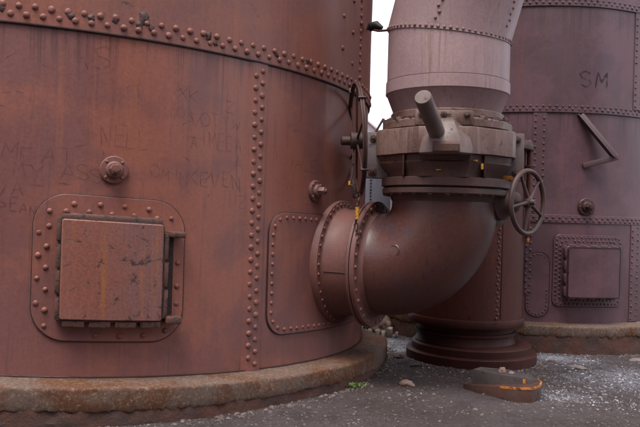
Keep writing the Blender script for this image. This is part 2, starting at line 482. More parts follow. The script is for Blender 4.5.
# stroke letters in a unit box
FONT = {
 'A': [[(0, 0), (.5, 1), (1, 0)], [(.2, .38), (.8, .38)]], 'B': [[(0, 0), (0, 1), (.7, .85), (.1, .52), (.85, .25), (0, 0)]],
 'D': [[(0, 0), (0, 1), (.8, .75), (.8, .25), (0, 0)]], 'E': [[(.9, 1), (0, 1), (0, 0), (.9, 0)], [(0, .52), (.7, .52)]],
 'H': [[(0, 0), (0, 1)], [(1, 0), (1, 1)], [(0, .5), (1, .5)]], 'I': [[(.5, 0), (.5, 1)]],
 'K': [[(0, 0), (0, 1)], [(.9, 1), (.05, .45), (.9, 0)]], 'L': [[(0, 1), (0, 0), (.8, 0)]],
 'M': [[(0, 0), (.1, 1), (.5, .35), (.9, 1), (1, 0)]], 'N': [[(0, 0), (0, 1), (.9, 0), (.9, 1)]],
 'O': [[(.5 + .5 * cos(i * pi / 6), .5 + .5 * sin(i * pi / 6)) for i in range(13)]],
 'P': [[(0, 0), (0, 1), (.8, .85), (.8, .6), (0, .5)]], 'R': [[(0, 0), (0, 1), (.8, .85), (.75, .6), (0, .5), (.85, 0)]],
 'S': [[(.9, .85), (.5, 1), (.1, .8), (.2, .58), (.8, .42), (.9, .2), (.5, 0), (.05, .15)]],
 'T': [[(0, 1), (1, 1)], [(.5, 1), (.5, 0)]], 'U': [[(0, 1), (.1, .15), (.5, 0), (.9, .15), (1, 1)]],
 'V': [[(0, 1), (.5, 0), (1, 1)]], 'W': [[(0, 1), (.25, 0), (.5, .7), (.75, 0), (1, 1)]],
 'X': [[(0, 0), (1, 1)], [(0, 1), (1, 0)]], 'Y': [[(0, 1), (.5, .5), (1, 1)], [(.5, .5), (.4, 0)]], 'Z': [[(0, 1), (.95, 1), (.05, 0), (1, 0)]], '/': [[(0, 0), (.7, 1)]], '.': [[(0, 0), (.1, .05)]],
}
def write(root, mat, tank, text, az, z, h, wfac=.62, wid=.0095, d=.0022, jit=.075, slant=0, gap=.28):
    b = MB()
    u = tank.u(az)
    h0 = h; zb0 = z
    for ch in text:
        h = h0 * random.uniform(.82, 1.18); z = zb0 + random.gauss(0, .09) * h0; sl_ = slant + random.gauss(0, .10)
        if ch == ' ': u += h * wfac; continue
        for st in FONT[ch]:
            pts = []
            for x, y in st: pts.append((u + (x + sl_ * y) * h * wfac + random.gauss(0, jit * h * .35), z + y * h + random.gauss(0, jit * h * .4)))
            fine = []
            for p, q in zip(pts, pts[1:]):
                for i in range(4): fine.append((p[0] + (q[0] - p[0]) * i / 4, p[1] + (q[1] - p[1]) * i / 4))
            fine.append(pts[-1])
            prev = None
            for i, p in enumerate(fine):
                q = fine[min(i + 1, len(fine) - 1)]; o = fine[max(i - 1, 0)]
                t = Vector((q[0] - o[0], q[1] - o[1])); t = t.normalized() if t.length > 1e-6 else Vector((1, 0))
                w = wid * random.uniform(.6, 1.2) * (.55 if i in (0, len(fine) - 1) else 1)
                a = b.bm.verts.new(tank.surf(p[0] - t.y * w / 2, p[1] + t.x * w / 2, d)); c = b.bm.verts.new(tank.surf(p[0] + t.y * w / 2, p[1] - t.x * w / 2, d))
                if prev: b.face([prev[0], prev[1], c, a])
                prev = (a, c)
        u += h0 * wfac * (1 + gap) * random.uniform(.92, 1.06)
    return b.build('graffiti', mat, root, weld=False)

def frame_on(tank, az, z, d=0):
    """local frame on a tank: x along the circumference, y up, z outward"""
    n = tank.nrm(az); p = tank.at(az, z, d)
    x = Vector((cos(R_(az)), sin(R_(az)), tank.tilt * cos(R_(az)))).normalized()
    y = n.cross(x)
    return Matrix(((x.x, y.x, n.x, p.x), (x.y, y.y, n.y, p.y), (x.z, y.z, n.z, p.z), (0, 0, 0, 1)))

def plug(tank, az, z, r, mat, root, d=0):
    m = frame_on(tank, az, z, d)
    b = MB()
    b.lathe([(r, -.02), (r, .018), (r * .93, .026), (r * .62, .028), (r * .60, .05), (r * .52, .06), (r * .46, .062)], m, 32)
    o = b.build('plug_flange', mat, root)
    b = MB(); b.lathe([(r * .40, .05), (r * .40, .115), (r * .33, .125), (0, .125)], m, 6)
    b.lathe([(r * .20, .12), (r * .20, .15), (0, .152)], m, 12)
    b.build('plug_nut', mat, o)
    return o, m

# ---- left tank
random.seed(11)
TA = Tank(-2.880, 9.074, 3.434, -.0417)
ZB = 1.456 + EYE      # lap seam height
ZF = .36              # foot of the shell
root = thing('riveted_tank', (TA.cx, TA.cy, 0), 'huge rust-red riveted iron tank with square manhole cover and scratched graffiti, nearest on the left', 'tank')
RV = Rivets(root, M['rivet'])
low = TA.shell(ZF, ZB + .2, 0, 24, n=300).build('shell', M['tank_a'], root, 60)
up = TA.shell(ZB, 13.5, .016, 40, n=300).build('upper_shell', M['tank_a_up'], root, 60)
b = MB()
b.lathe([(TA.R + .1, 0), (TA.R + .1, .08), (TA.R * .5, 1.1), (0, 1.5)], Matrix.Translation((TA.cx, TA.cy, 13.5)), 96)
b.build('tank_roof', M['tank_a_up'], root)
pit = 2.02
for k in range(-20, 80):
    az = 5.2 + pit * k
    if az > 100: break
    for j, (zz, o) in enumerate(((.060, 0), (.128, .5))):
        a2 = az + o * pit
        RV.add(TA.at(a2, ZB + zz, .016), TA.nrm(a2), .0265, up)
# lap seam of the lower course
b = MB()
u1 = TA.u(43.45); u0 = TA.u(40.1)
n = 10; cols = []
for k in range(n + 1):
    f = k / n; u = u0 + (u1 - u0) * f; d = .0125 * min(1, f / .25) + .0006
    cols.append([b.bm.verts.new(TA.surf(u, ZF + .002 + (ZB - ZF - .004) * j / 40, d)) for j in range(41)])
cols.append([b.bm.verts.new(TA.surf(u1, ZF + .002 + (ZB - ZF - .004) * j / 40, -.01)) for j in range(41)])
for A, B in zip(cols, cols[1:]):
    for j in range(40): b.face([A[j], B[j], B[j + 1], A[j + 1]])
strap = b.build('lap_seam', M['tank_a'], root)
z = ZF + .06; k = 0
while z < ZB - .05:
    az = 42.55 if k % 2 == 0 else 41.35
    RV.add(TA.at(az, z, .0125), TA.nrm(az), .026, strap); z += .0545; k += 1
# sparse upper seam
for az, zs in ((62.6, .4), (66.9, .3)):
    for k in range(8):
        zz = ZB + zs + k * .33
        RV.add(TA.at(az, zz, .016), TA.nrm(az), .027, up)
for k in range(22):
    zz = ZB + .2 + k * .085
    RV.add(TA.at(71.2, zz, .016), TA.nrm(71.2), .027, up)
# manhole on the left tank
ua, ub = TA.u(10.84), TA.u(30.6)
za, zb_ = .655, 1.812
b = MB(); b.plate(TA.surf, ua, ub, za, zb_, -.005, .017, .26)
fr = b.build('manhole_frame', M['tank_a'], root)
for az, z in ((12.8, 1.669), (15.87, 1.736), (19.12, 1.744), (22.25, 1.738), (25.47, 1.732), (28.64, 1.667), (14.91, 1.672), (17.74, 1.681), (20.63, 1.674), (23.53, 1.673), (26.6, 1.662), (11.56, 1.494), (11.55, 1.317), (11.49, 1.138), (11.44, 0.943), (12.56, 0.769), (12.81, 1.551), (12.59, 1.389), (12.58, 1.225), (12.56, 1.054), (12.59, 0.893), (15.74, 0.704), (18.98, 0.701), (22.05, 0.697), (25.2, 0.703), (28.18, 0.741), (29.74, 1.304), (29.67, 1.113), (29.64, 0.964)):
    RV.add(TA.at(az, z, .017), TA.nrm(az), .0225, fr)
ca, cb, cz0, cz1 = TA.u(14.0), TA.u(27.9), .792, 1.655
b = MB(); b.plate(TA.surf, ca + .028, cb - .028, cz0 + .03, cz1 - .028, .0, .10, .05, .006)
col = b.build('manhole_collar', M['tank_a'], root)
lug = MB()
def lugbox(uc, vc, w, h, d0, d1, bev=.008):
    m = frame_on(TA, math.degrees(uc / TA.R), vc, (d0 + d1) / 2)
    lug.box(m, (w, h, d1 - d0), bev, .0025)
hts = [.185, .18, .185, .185]
v = cz0 + .035
for h in hts:
    lugbox(ca + .018, v + h / 2, .046, h, .012, .108); v += h + .022
w = .165; u = ca + .05
for i in range(4):
    lugbox(u + w / 2, cz0 + .012, w, .05, .012, .112); u += w + .026
v = cz0 + .06
for h in (.24, .2, .22):
    lugbox(cb - .014, v + h / 2, .04, h, .012, .108); v += h + .02
lugbox((ca + cb) / 2 - .01, cz1 - .022, cb - ca - .06, .052, .012, .102)
lugbox((ca + cb) / 2, cz1 - .0, cb - ca - .16, .022, .012, .075)
lug.build('clamp_lugs', M['lug'], col)
b = MB(); b.plate(TA.surf, TA.u(14.55), TA.u(27.15), .838, 1.618, .07, .132, .02, .008)
cov = b.build('manhole_cover', M['cover'], root)
bead(TA, TA.u(14.55) - .002, TA.u(27.15) + .002, .836, 1.620, .02, cov, .006, .112)
b = MB()
m = frame_on(TA, 28.95, 1.542, .085); b.box(m, (.135, .05, .13), .012, .003)
b.build('hinge_bracket', M['lug'], cov)
b = MB(); m = frame_on(TA, 28.75, .845, .085); b.box(m, (.125, .062, .13), .012, .003)
b.build('hinge_bracket', M['lug'], cov)
b = MB(); b.plate(TA.surf, TA.u(27.95), TA.u(29.05), .87, 1.52, .0, .021, .01, .003, 6); b.build('hinge_slot_shade', M['crust'], cov)  # dark plate standing in for the shadowed recess beside the cover
bead(TA, TA.u(10.84), TA.u(30.6), za, zb_, .26, fr)
b = MB(); b.tube([TA.at(-60 + k, ZB - .005, .012) for k in range(180)], .010, 6); b.build('caulked_edge', M['crust'], up)
b = MB(); b.tube([TA.at(43.47, ZF + .01 + (ZB - ZF - .02) * k / 30, .003) for k in range(31)], .0055, 6); b.build('caulked_edge', M['crust'], strap)
b = MB(); b.tube([TA.at(-60 + k, ZF + .004, .004) for k in range(180)], .010, 6); b.build('caulked_edge', M['crust'], low)
def scab(tank, az, z, r, part, d=.002, lump=.007):
    b = MB(); N = 22; ctr = b.bm.verts.new(tank.surf(tank.u(az), z, d + lump)); sd = random.uniform(0, 99); rings = []
    for f, dd in ((.35, lump * .8), (.7, lump * .6), (1, 0)):
        rg = []
        for k in range(N):
            a = 2 * pi * k / N
            rr = r * f * (1 + .55 * noise.noise((cos(a) * 1.6 + sd, sin(a) * 1.6, sd)) + .3 * noise.noise((cos(a) * 5 + sd, sin(a) * 5, 3)))
            rg.append(b.bm.verts.new(tank.surf(tank.u(az) + rr * cos(a), z + rr * 1.15 * sin(a), d + dd + (.003 * noise.noise((k * 1.7, f * 9, sd)) if f < 1 else 0))))
        rings.append(rg)
    for k in range(N): b.face([ctr, rings[0][k], rings[0][(k + 1) % N]])
    for A, B in zip(rings, rings[1:]):
        for k in range(N): b.face([A[k], B[k], B[(k + 1) % N], A[(k + 1) % N]])
    return b.build('rust_scab', M['scab'], part, 60)
for az, dz, r in ((24.1, .16, .050), (25.1, .09, .030), (23.5, .10, .028), (14.6, .09, .028), (17.2, .10, .026), (20.3, .12, .030), (33.2, .12, .034), (34.3, .07, .022), (6.0, .10, .035), (45.0, .10, .024), (52, .13, .03)):
    scab(TA, az, ZB + dz, r, up, .016, .012)
for az, z, r in () and ((23.6, 1.33, .028), (24.6, 1.30, .022), (22.9, 1.345, .016), (25.1, 1.235, .018), (17.6, 1.10, .022), (20.6, 1.10, .024), (20.2, 1.01, .020), (17.9, 1.04, .014), (22.3, 1.20, .010), (26.0, 1.16, .012), (16.0, 1.42, .008)):
    scab(TA, az, z, r, cov, .132, .002)
# stray scratches among the letters
for k in range(34):
    az = random.choice([random.uniform(19, 40), random.uniform(6, 18), random.uniform(46, 58)]); z = random.uniform(1.85, 2.95); L = random.uniform(.03, .16); a = random.choice([random.gauss(1.2, .5), random.gauss(.2, .3), random.gauss(2.2, .4)])
    b = MB(); prev = None
    for i in range(6):
        f = i / 5; u = TA.u(az) + L * f * cos(a) + random.gauss(0, .002); v = z + L * f * sin(a) + .02 * L * sin(f * 5)
        w = .0045 * (1 - abs(f - .4)) * random.uniform(.5, 1.2)
        p = b.bm.verts.new(TA.surf(u + w * sin(a), v - w * cos(a), .0018)); q = b.bm.verts.new(TA.surf(u - w * sin(a), v + w * cos(a), .0018))
        if prev: b.face([prev[0], prev[1], q, p])
        prev = (p, q)
    b.build('scratch', M['scratch'], root, weld=False)
# plugs
for az, z, r in ((20.74, 2.03, .112), (55.34, 2.02, .105)):
    o, m = plug(TA, az, z, r, M['flange'], root)
    for k in range(4):
        a = pi / 4 + k * pi / 2
        RV.add(m @ Vector((r * .78 * cos(a), r * .78 * sin(a), .026)), TA.nrm(az), .014, o)
# reinforcement plate round the nozzle
ua, ub = TA.u(44.7), TA.u(84.5)
b = MB(); b.plate(TA.surf, ua, ub, .66, 1.79, -.005, .017, .2)
pa = b.build('nozzle_pad', M['tank_a'], root)
bead(TA, ua, ub, .66, 1.79, .2, pa)
for i, (u, v) in enumerate(rr_path(ua + .048, ub - .048, .66 + .048, 1.79 - .048, .16, .088)):
    if math.degrees(u / TA.R) < 60 or v < .75 or v > 1.7:
        RV.add(TA.surf(u, v, .017), TA.nrm(math.degrees(u / TA.R)), .0195, pa)
# nozzle
NZ = Vector((.905, -.425, 0)).normalized()
P0 = Vector((.225, 7.60, 1.19)); P1 = P0 + NZ * .36
mN = frame(P0, NZ)
b = MB()
b.lathe([(.535, -.30), (.535, .0)], mN, 72)
b.lathe([(.635, -.05), (.635, .022), (.629, .03), (.565, .034), (.552, .045), (.545, .06), (.545, .30), (.552, .318), (.628, .322), (.635, .33), (.635, .357), (.5, .357)], mN, 96)
nz = b.build('nozzle', M['flange'], root)
for k in range(40):
    a = 2 * pi * k / 40
    RV.add(mN @ Vector((.597 * cos(a), .597 * sin(a), .031)), NZ, .0185, nz)
b = MB()
a = R_(193)
for f0 in (0.07,):
    q = [mN @ Vector((.5475 * cos(R_(97)), .5475 * sin(R_(97)), .06 + .02 * i)) for i in range(13)]
    b.tube(q, .004, 6)
b.build('nozzle_joint', M['cast_dark'], nz)
# graffiti
write(root, M['scratch'], TA, 'MEAT', 6.5, 2.045, .135, .85, .0075)
write(root, M['scratch'], TA, 'MY', 8.2, 1.915, .12, .8, .0065); write(root, M['scratch'], TA, 'ASS', 14.0, 1.925, .105, .85, .0065)
write(root, M['scratch'], TA, '/A', 6.6, 1.765, .10, .7); write(root, M['scratch'], TA, 'PEAN', 6.6, 1.635, .095, .62)
write(root, M['scratch'], TA, 'NELL', 19.0, 2.215, .16, .50, .006)
write(root, M['scratch'], TA, 'OMI', 25.6, 1.985, .10, .7, .0065); write(root, M['scratch'], TA, 'N', 29.7, 1.95, .12, .7); write(root, M['scratch'], TA, 'KEVEN', 31.2, 1.95, .132, .60, .0085)
write(root, M['scratch'], TA, 'VOTTW', 31.0, 2.47, .108, .74, .008); write(root, M['scratch'], TA, 'Z', 36.2, 2.62, .10, 1.1, .006); write(root, M['scratch'], TA, 'AIMEEA', 31.2, 2.28, .135, .49, .007)
write(root, M['scratch'], TA, 'A', 38.0, 2.13, .10, .9); write(root, M['scratch'], TA, 'IZ', 36.5, 1.79, .11, 1.0, .005); 
write(root, M['scratch'], TA, 'S', 17.6, 2.80, .17, .8, .007); write(root, M['scratch'], TA, 'XK', 28.7, 2.66, .13, .8, .006); write(root, M['scratch'], TA, 'OS', 29.0, 2.50, .09, .8, .005)

write(root, M['scratch'], TA, 'VALEN', 48.0, 2.19, .12, .75, .006); write(root, M['scratch'], TA, 'N', 48.4, 2.0, .1, .8, .005); 

RV.flush()

# ---- right tank
TB = Tank(3.198, 11.619, 2.070, 0)
rootb = thing('riveted_tank', (TB.cx, TB.cy, 0), 'purple-brown riveted tank with dark letters SM and a small square hatch, behind', 'tank')
RB = Rivets(rootb, M['rivet_b'])
ZH1, ZH3 = 2.848 + EYE, .055 + EYE
lowb = TB.shell(ZF, ZB + .1, 0, 24, n=260).build('shell', M['tank_b'], rootb, 60)
upb = TB.shell(ZB, ZH1 + .1, .013, 16, n=260).build('upper_shell', M['tank_b'], rootb, 60)
upb2 = TB.shell(ZH1, 13, .026, 40, n=260).build('top_shell', M['tank_b'], rootb, 60)
b = MB(); b.lathe([(TB.R + .1, 0), (TB.R + .1, .08), (TB.R * .5, .8), (0, 1.1)], Matrix.Translation((TB.cx, TB.cy, 13)), 96)
b.build('tank_roof', M['tank_b'], rootb)
b = MB(); b.plate(TB.surf, TB.u(-60), TB.u(60), ZH3 - .05, ZH3 + .055, -.005, .012, 0, .003, 80)
mid = b.build('seam_strap', M['tank_b'], rootb)
k = 0
for zc, part, d, dz in ((ZB + .036, upb, .013, .052), (ZH1 + .036, upb2, .026, .052), (ZH3 - .02, mid, .012, .05)):
    az = -42.
    while az < 42:
        RB.add(TB.at(az, zc, d), TB.nrm(az), .0165, part)
        if zc != ZH3 - .02 or True: RB.add(TB.at(az + 1.15, zc + dz * .8, d), TB.nrm(az + 1.15), .0165, part)
        az += 2.3
for zz, pp in ((ZB, upb), (ZH1, upb2)):
    b = MB(); b.tube([TB.at(-60 + k, zz - .003, .010 if pp is upb else .022) for k in range(120)], .007, 6); b.build('caulked_edge', M['crust'], pp)
def vseam(az0, z0, z1, d, part, w=1.5):
    b = MB(); b.plate(TB.surf, TB.u(az0 - w - .9), TB.u(az0 + w + .9), z0, z1, -.004, .011 + d, 0, .003, 8)
    o = b.build('lap_seam', M['tank_b'], rootb)
    z = z0 + .04; k = 0
    while z < z1 - .03:
        a = az0 + (w if k % 2 else -w); RB.add(TB.at(a, z, .011 + d), TB.nrm(a), .0165, o); z += .042; k += 1
vseam(-9.7, ZH3 + .06, ZB - .004, 0, lowb); vseam(29.2, ZB + .09, ZH1 - .004, .013, upb); vseam(30.4, ZF + .01, ZH3 - .055, 0, lowb)
# patch on the right tank
ua, ub = TB.u(-13.4), TB.u(-4.4)
b = MB(); b.plate(TB.surf, TB.u(-13.6), TB.u(-11.2), .72, 1.60, -.004, .014, .03); pt = b.build('patch_plate', M['tank_b'], rootb)
for k in range(19):
    a = -13.1 if k % 2 else -11.7
    RB.add(TB.at(a, .75 + k * .046, .014), TB.nrm(a), .0165, pt)
b = MB(); b.plate(TB.surf, TB.u(-13.0), TB.u(-4.8), .43, 1.28, -.004, .009, .14); p2 = b.build('patch_plate', M['tank_b'], rootb)
bead(TB, TB.u(-13.0), TB.u(-4.8), .43, 1.28, .14, p2, .005)
for u, v in rr_path(TB.u(-13.0) + .03, TB.u(-4.8) - .03, .46, 1.25, .12, .05):
    a = math.degrees(u / TB.R)
    if v > 1.2 or v < .8: RB.add(TB.surf(u, v, .009), TB.nrm(a), .013, p2)
# hatch
ua, ub = TB.u(-3.7), TB.u(23.3)
b = MB(); b.plate(TB.surf, ua, ub, .575, 1.515, -.004, .018, .09); fb = b.build('manhole_frame', M['tank_b'], rootb)
bead(TB, ua, ub, .575, 1.515, .09, fb, .006)
for off, pp, o in ((.035, .056, 0), (.085, .056, .5)):
    for u, v in rr_path(ua + off, ub - off, .575 + off, 1.515 - off, .06, pp, o):
        RB.add(TB.surf(u, v, .018), TB.nrm(math.degrees(u / TB.R)), .0155, fb)
b = MB(); b.plate(TB.surf, TB.u(-.4), TB.u(18.6), .70, 1.375, .0, .165, .04, .006); cb2 = b.build('manhole_collar', M['tank_b'], rootb)
b = MB()
for k in range(4):
    m = frame_on(TB, -.5, .79 + k * .165, .12); b.box(m, (.03, .12, .09), .006, .002)
for k in range(5):
    m = frame_on(TB, 1.6 + k * 3.7, .70, .12); b.box(m, (.1, .03, .09), .006, .002)
    m = frame_on(TB, 1.6 + k * 3.7, 1.375, .12); b.box(m, (.1, .03, .09), .006, .002)
b.build('clamp_lugs', M['tank_b'], cb2)
b = MB(); b.plate(TB.surf, TB.u(.1), TB.u(18.2), .715, 1.355, .15, .20, .03, .008); cvb = b.build('manhole_cover', M['tank_b'], rootb); bead(TB, TB.u(.1), TB.u(18.2), .715, 1.355, .03, cvb, .0085, .196)
o, m = plug(TB, 7.92, 1.883, .115, M['wheel'], rootb)
for k in range(6):
    a = k * pi / 3; RB.add(m @ Vector((.088 * cos(a), .088 * sin(a), .026)), TB.nrm(7.92), .012, o)
# bent bracket
random.seed(5)
b = MB()
A = TB.at(4.9, 3.085, .01); Bp = Vector((3.80, 9.42, 2.535)); C2 = TB.at(6.3, 2.42, .01)
def strut(b, p, q, w, t, hint):
    m = frame((p + q) / 2, q - p, hint); b.box(m, (w, t, (q - p).length), .004)
strut(b, A, Bp, .045, .066, TB.nrm(10)); strut(b, A + Vector((-.046, .0, 0)), Bp + Vector((-.046, .0, 0)), .075, .014, TB.nrm(10))
strut(b, Bp + Vector((.02, -.002, .0)), C2, .07, .05, (0, 0, 1))
b.build('bent_bracket', M['bracket'], rootb)
write(rootb, M['scratch_b'], TB, 'SM', 4.3, 3.455, .20, .78, .024, d=.0155, slant=.05, gap=.42, jit=.03)
RB.flush()

# ---- plinths
def plinth(tank, Rp, ztop, cap, label, grow, cut=0):
    r = thing('concrete_plinth', (tank.cx, tank.cy, 0), label, 'plinth')
    b = MB(); n = 1100; rings = []
    top_r = tank.R - .06 - tank.R
    Rp0 = Rp
    for k in range(n):
        az = 360 * k / n
        Rp = Rp0 - (cut * min(1, max(0, (az - 89) / 8)) if az < 180 else cut * min(1, max(0, (200 - az) / 10)))
        ca, sa = cos(R_(az)) * Rp, sin(R_(az)) * Rp
        q = noise.noise((ca * .9, sa * .9, 1)); q2 = noise.noise((ca * 7, sa * 7, 5)); q3 = noise.noise((ca * 19, sa * 19, 9))
        chip = max(0, noise.noise((ca * 2.6, sa * 2.6, 12)) - .30) * .06
        zb = ztop - cap * (1 + .22 * q) - .010 * q2 - .016 * q3 - .012 * noise.noise((ca * 41, sa * 41, 31))
        D = Rp - tank.R
        prof = [(-.08, ztop + .002), (D * .3, ztop - .001 + .006 * q2), (D * .7, ztop - .004 + .007 * q3), (D - .014 - chip * .5, ztop - .006 + .003 * q2), (D - .003 - chip * .8 + .003 * q3, ztop - .014 - chip * .5), (D + .003 * q2 - chip * .3, ztop - .03 - chip),
                (D + .004 * q2 + .003 * q3, ztop - cap * .6), (D + .008 * q3, zb + .02), (D - .006 + .006 * q3, zb), (D - .045, zb + .006)]
        rings.append([b.bm.verts.new(tank.at(az, z, d)) for d, z in prof])
    for k in range(n):
        A, B = rings[k], rings[(k + 1) % n]
        for i in range(len(prof) - 1): b.face([A[i], B[i], B[i + 1], A[i + 1]])
    b.build('concrete_cap', M['concrete'], r, 50)
    b = MB(); rings = []
    n = 720
    for k in range(n):
        az = 360 * k / n
        Rp = Rp0 - (cut * min(1, max(0, (az - 89) / 8)) if az < 180 else cut * min(1, max(0, (200 - az) / 10)))
        ca, sa = cos(R_(az)) * Rp, sin(R_(az)) * Rp
        D = Rp - tank.R
        pr = []
        for j in range(9):
            z = -.12 + (ztop + .06) * j / 8
            course = int((z + 1) / .062); bw = int((az * Rp * .01745 + course % 2 * .1) / .2)
            e = noise.noise((bw * 3.7, course * 2.3, 4)) * .012 + noise.noise((ca * 12, sa * 12, z * 14)) * .014
            pr.append(tank.at(az, z, D - .018 + grow * (1 - j / 8) + e))
        rings.append([b.bm.verts.new(p) for p in pr])
    for k in range(n):
        A, B = rings[k], rings[(k + 1) % n]
        for i in range(8): b.face([A[i], B[i], B[i + 1], A[i + 1]])
    b.build('brick_footing', M['brick'], r, 30)
    return r
plinth(TA, 3.745, ZF, .17, 'round rust-stained concrete plinth with a broken lower edge under the nearest red tank', .02, .24)
plinth(TB, 2.385, ZF, .13, 'round concrete plinth with dark crumbling footing under the purple-brown tank behind', .03)

# ------------------------------------------------------------------ elbow pipe
C = Vector((1.212, 7.135, 0))
ROOT = Vector((C.x, C.y, 0))
el = thing('elbow_pipe', (C.x, C.y, .6), 'big dark red elbow pipe curving from the left tank up to the valve', 'pipe')
RE = Rivets(el, M['rivet'], 'bolt'); RD2 = Rivets(el, M['cast_dark'], 'bolt')
zc = P1.z
rb = .60; rp = .51
vd = Vector((C.x, C.y, zc)) - P1
NE = Vector((vd.x, vd.y, 0)).normalized(); Lh = Vector((vd.x, vd.y, 0)).length
pts = [P1 + NE * .0 + NE * t for t in (-.0, .02, .05, .08, .11)]
s0 = Lh - rb
pts = [P1 + NE * (s0 * i / 4) for i in range(5)] if s0 > .01 else [P1.copy()]
for i in range(1, 33):
    a = pi / 2 * i / 32
    pts.append(P1 + NE * (s0 + rb * sin(a)) + Vector((0, 0, rb * (1 - cos(a)))))
ztop = .245 + EYE
zq = pts[-1].z
for i in range(1, 4): pts.append(Vector((C.x, C.y, zq + (ztop - zq) * i / 3)))
rad = [rp + .012 * max(0, 1 - i / 4) for i in range(len(pts))]
b = MB(); b.tube(pts, rad, 80, up=(0, 0, 1) if False else (NE.y, -NE.x, 0))
pipe = b.build('pipe', M['elbow'], el, 40)
mE = frame(P1, NE)
b = MB(); b.lathe([(.5, .004), (.628, .004), (.635, .01), (.635, .045), (.628, .053), (.55, .056), (.53, .07), (.515, .10)], mE, 96)
fl = b.build('inlet_flange', M['flange'], el)
for k in range(32):
    a = 2 * pi * k / 32
    RE.add(mE @ Vector((.592 * cos(a), .592 * sin(a), .054)), NE, .021, fl)
mT = Matrix.Translation((C.x, C.y, 0))
b = MB(); z0 = .232 + EYE
b.lathe([(.515, z0 - .06), (.53, z0 - .02), (.56, z0), (.60, z0 + .004), (.607, z0 + .012), (.607, z0 + .052), (.60, z0 + .06), (.57, z0 + .062), (.57, z0 + .07), (.60, z0 + .072), (.617, z0 + .08), (.617, z0 + .15), (.61, z0 + .156), (.3, z0 + .156)], mT, 96)
ofl = b.build('outlet_flange', M['cast_dark'], el)
for k in range(24):
    a = 2 * pi * (k + .5) / 24
    RD2.add(Vector((C.x + .575 * cos(a), C.y + .575 * sin(a), z0 + .002)), (0, 0, -1), .028, ofl)
# cast boss on the pipe's near side
q = P1 + NE * (s0 + rb * sin(R_(40))) + Vector((0, 0, rb * (1 - cos(R_(40)))))
side = Vector((-NE.y, NE.x, 0)) if (-NE.y * -q.x + NE.x * -q.y) > 0 else Vector((NE.y, -NE.x, 0))
side = (side + Vector((-.28, 0, .06))).normalized()
mb_ = frame(q + side * (rp - .008), side)
b = MB(); b.lathe([(.058, -.02), (.058, .008), (.052, .013), (.044, .013), (.038, .006), (.0, .006)], mb_, 28); b.build('cast_boss', M['elbow'], el)
RE.flush(); RD2.flush()

# ------------------------------------------------------------------ goggle valve
YAW = R_(9.7)
e1 = Vector((cos(YAW), -sin(YAW), 0)); e2 = Vector((-sin(YAW), -cos(YAW), 0)); ez = Vector((0, 0, 1))
VC = Vector((C.x - .01, C.y, EYE))
def V(a, b, e): return VC + e1 * a + e2 * b + ez * e
def MV(a, b, e, rot=None):
    p = V(a, b, e)
    return Matrix(((e1.x, e2.x, 0, p.x), (e1.y, e2.y, 0, p.y), (0, 0, 1, p.z), (0, 0, 0, 1))) @ Matrix.Diagonal((1, 1, 1, 1))
va = thing('gate_valve', (C.x, C.y, 1.98), 'heavy grey-brown cast valve with a thick round bar sticking out above the elbow', 'valve')
RVv = Rivets(va, M['cast_dark'], 'bolt', 'hex')
b = MB()
m = MV(-.015, .10, .61); b.box(m, (1.50, .075, .452), .012)
pl = b.build('frame_plate', M['grey_plate'], va)
b = MB(); m = MV(-.015, -.2, .61); b.box(m, (1.46, .5, .40), .01); b.build('rear_body', M['cast_dark'], va)
for a, e in ((-.69, .775), (-.69, .45), (.67, .775), (.67, .45)):
    RVv.add(V(a, .14, e), e2, .034 if e > .6 else .04, pl, .7)
rim = [(-.655, .14), (-.652, .24), (-.615, .335), (-.42, .52), (-.235, .675), (.235, .675), (.42, .52), (.615, .335), (.652, .24), (.655, .14)]
def scl(f, b0=.14, df=1.): return [(a * f, b0 + (bb - b0) * f * df) for a, bb in rim]
lv = [(rim, .595), (rim, .815), (scl(.985), .832), (scl(.6), .836)]
def inner(fa, fb): return [(a * fa, .14 + (bb - .14) * fb) for a, bb in rim]
def inner(fa, fb): return [(a * fa, .14 + (bb - .14) * fb) for a, bb in rim]
under = [(rim, .597), (inner(.985, .975), .590), (inner(.95, .915), .588), (inner(.935, .90), .532), (inner(.945, .925), .520), (inner(.935, .91), .505), (inner(.87, .885), .45), (inner(.83, .875), .425), (inner(.80, .87), .388)]
def bs(a, f):
    for p, q in zip(rim, rim[1:]):
        if p[0] <= a <= q[0] and q[0] > p[0]: return .14 + (p[1] + (q[1] - p[1]) * (a - p[0]) / (q[0] - p[0]) - .14) * f
    return .5
b = MB()
def loft(b, layers, cap0=False, cap1=False, sub=4):
    prev = None
    for poly, e in layers:
        pp = []
        for p, q in zip(poly, poly[1:]):
            for i in range(sub): pp.append((p[0] + (q[0] - p[0]) * i / sub, p[1] + (q[1] - p[1]) * i / sub))
        pp.append(poly[-1])
        r = [b.bm.verts.new(V(a, bb, e + .003 * noise.noise((a * 6, bb * 6, e * 9)))) for a, bb in pp]
        if prev:
            for i in range(len(r) - 1): b.face([prev[i], prev[i + 1], r[i + 1], r[i]])
        elif cap0: b.face(r[::-1])
        prev = r
    if cap1: b.face(prev)
loft(b, lv, cap1=True)
ho = b.build('housing_rim', M['cast'], va, 30)
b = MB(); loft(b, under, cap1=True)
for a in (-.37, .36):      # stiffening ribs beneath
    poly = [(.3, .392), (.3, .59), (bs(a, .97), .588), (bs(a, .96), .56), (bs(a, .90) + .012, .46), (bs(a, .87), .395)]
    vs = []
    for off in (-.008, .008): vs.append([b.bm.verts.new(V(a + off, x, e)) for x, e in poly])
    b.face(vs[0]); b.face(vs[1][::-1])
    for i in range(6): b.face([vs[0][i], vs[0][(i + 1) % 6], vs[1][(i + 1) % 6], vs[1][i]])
b.build('housing_underside', M['cast_under'], va, 30)
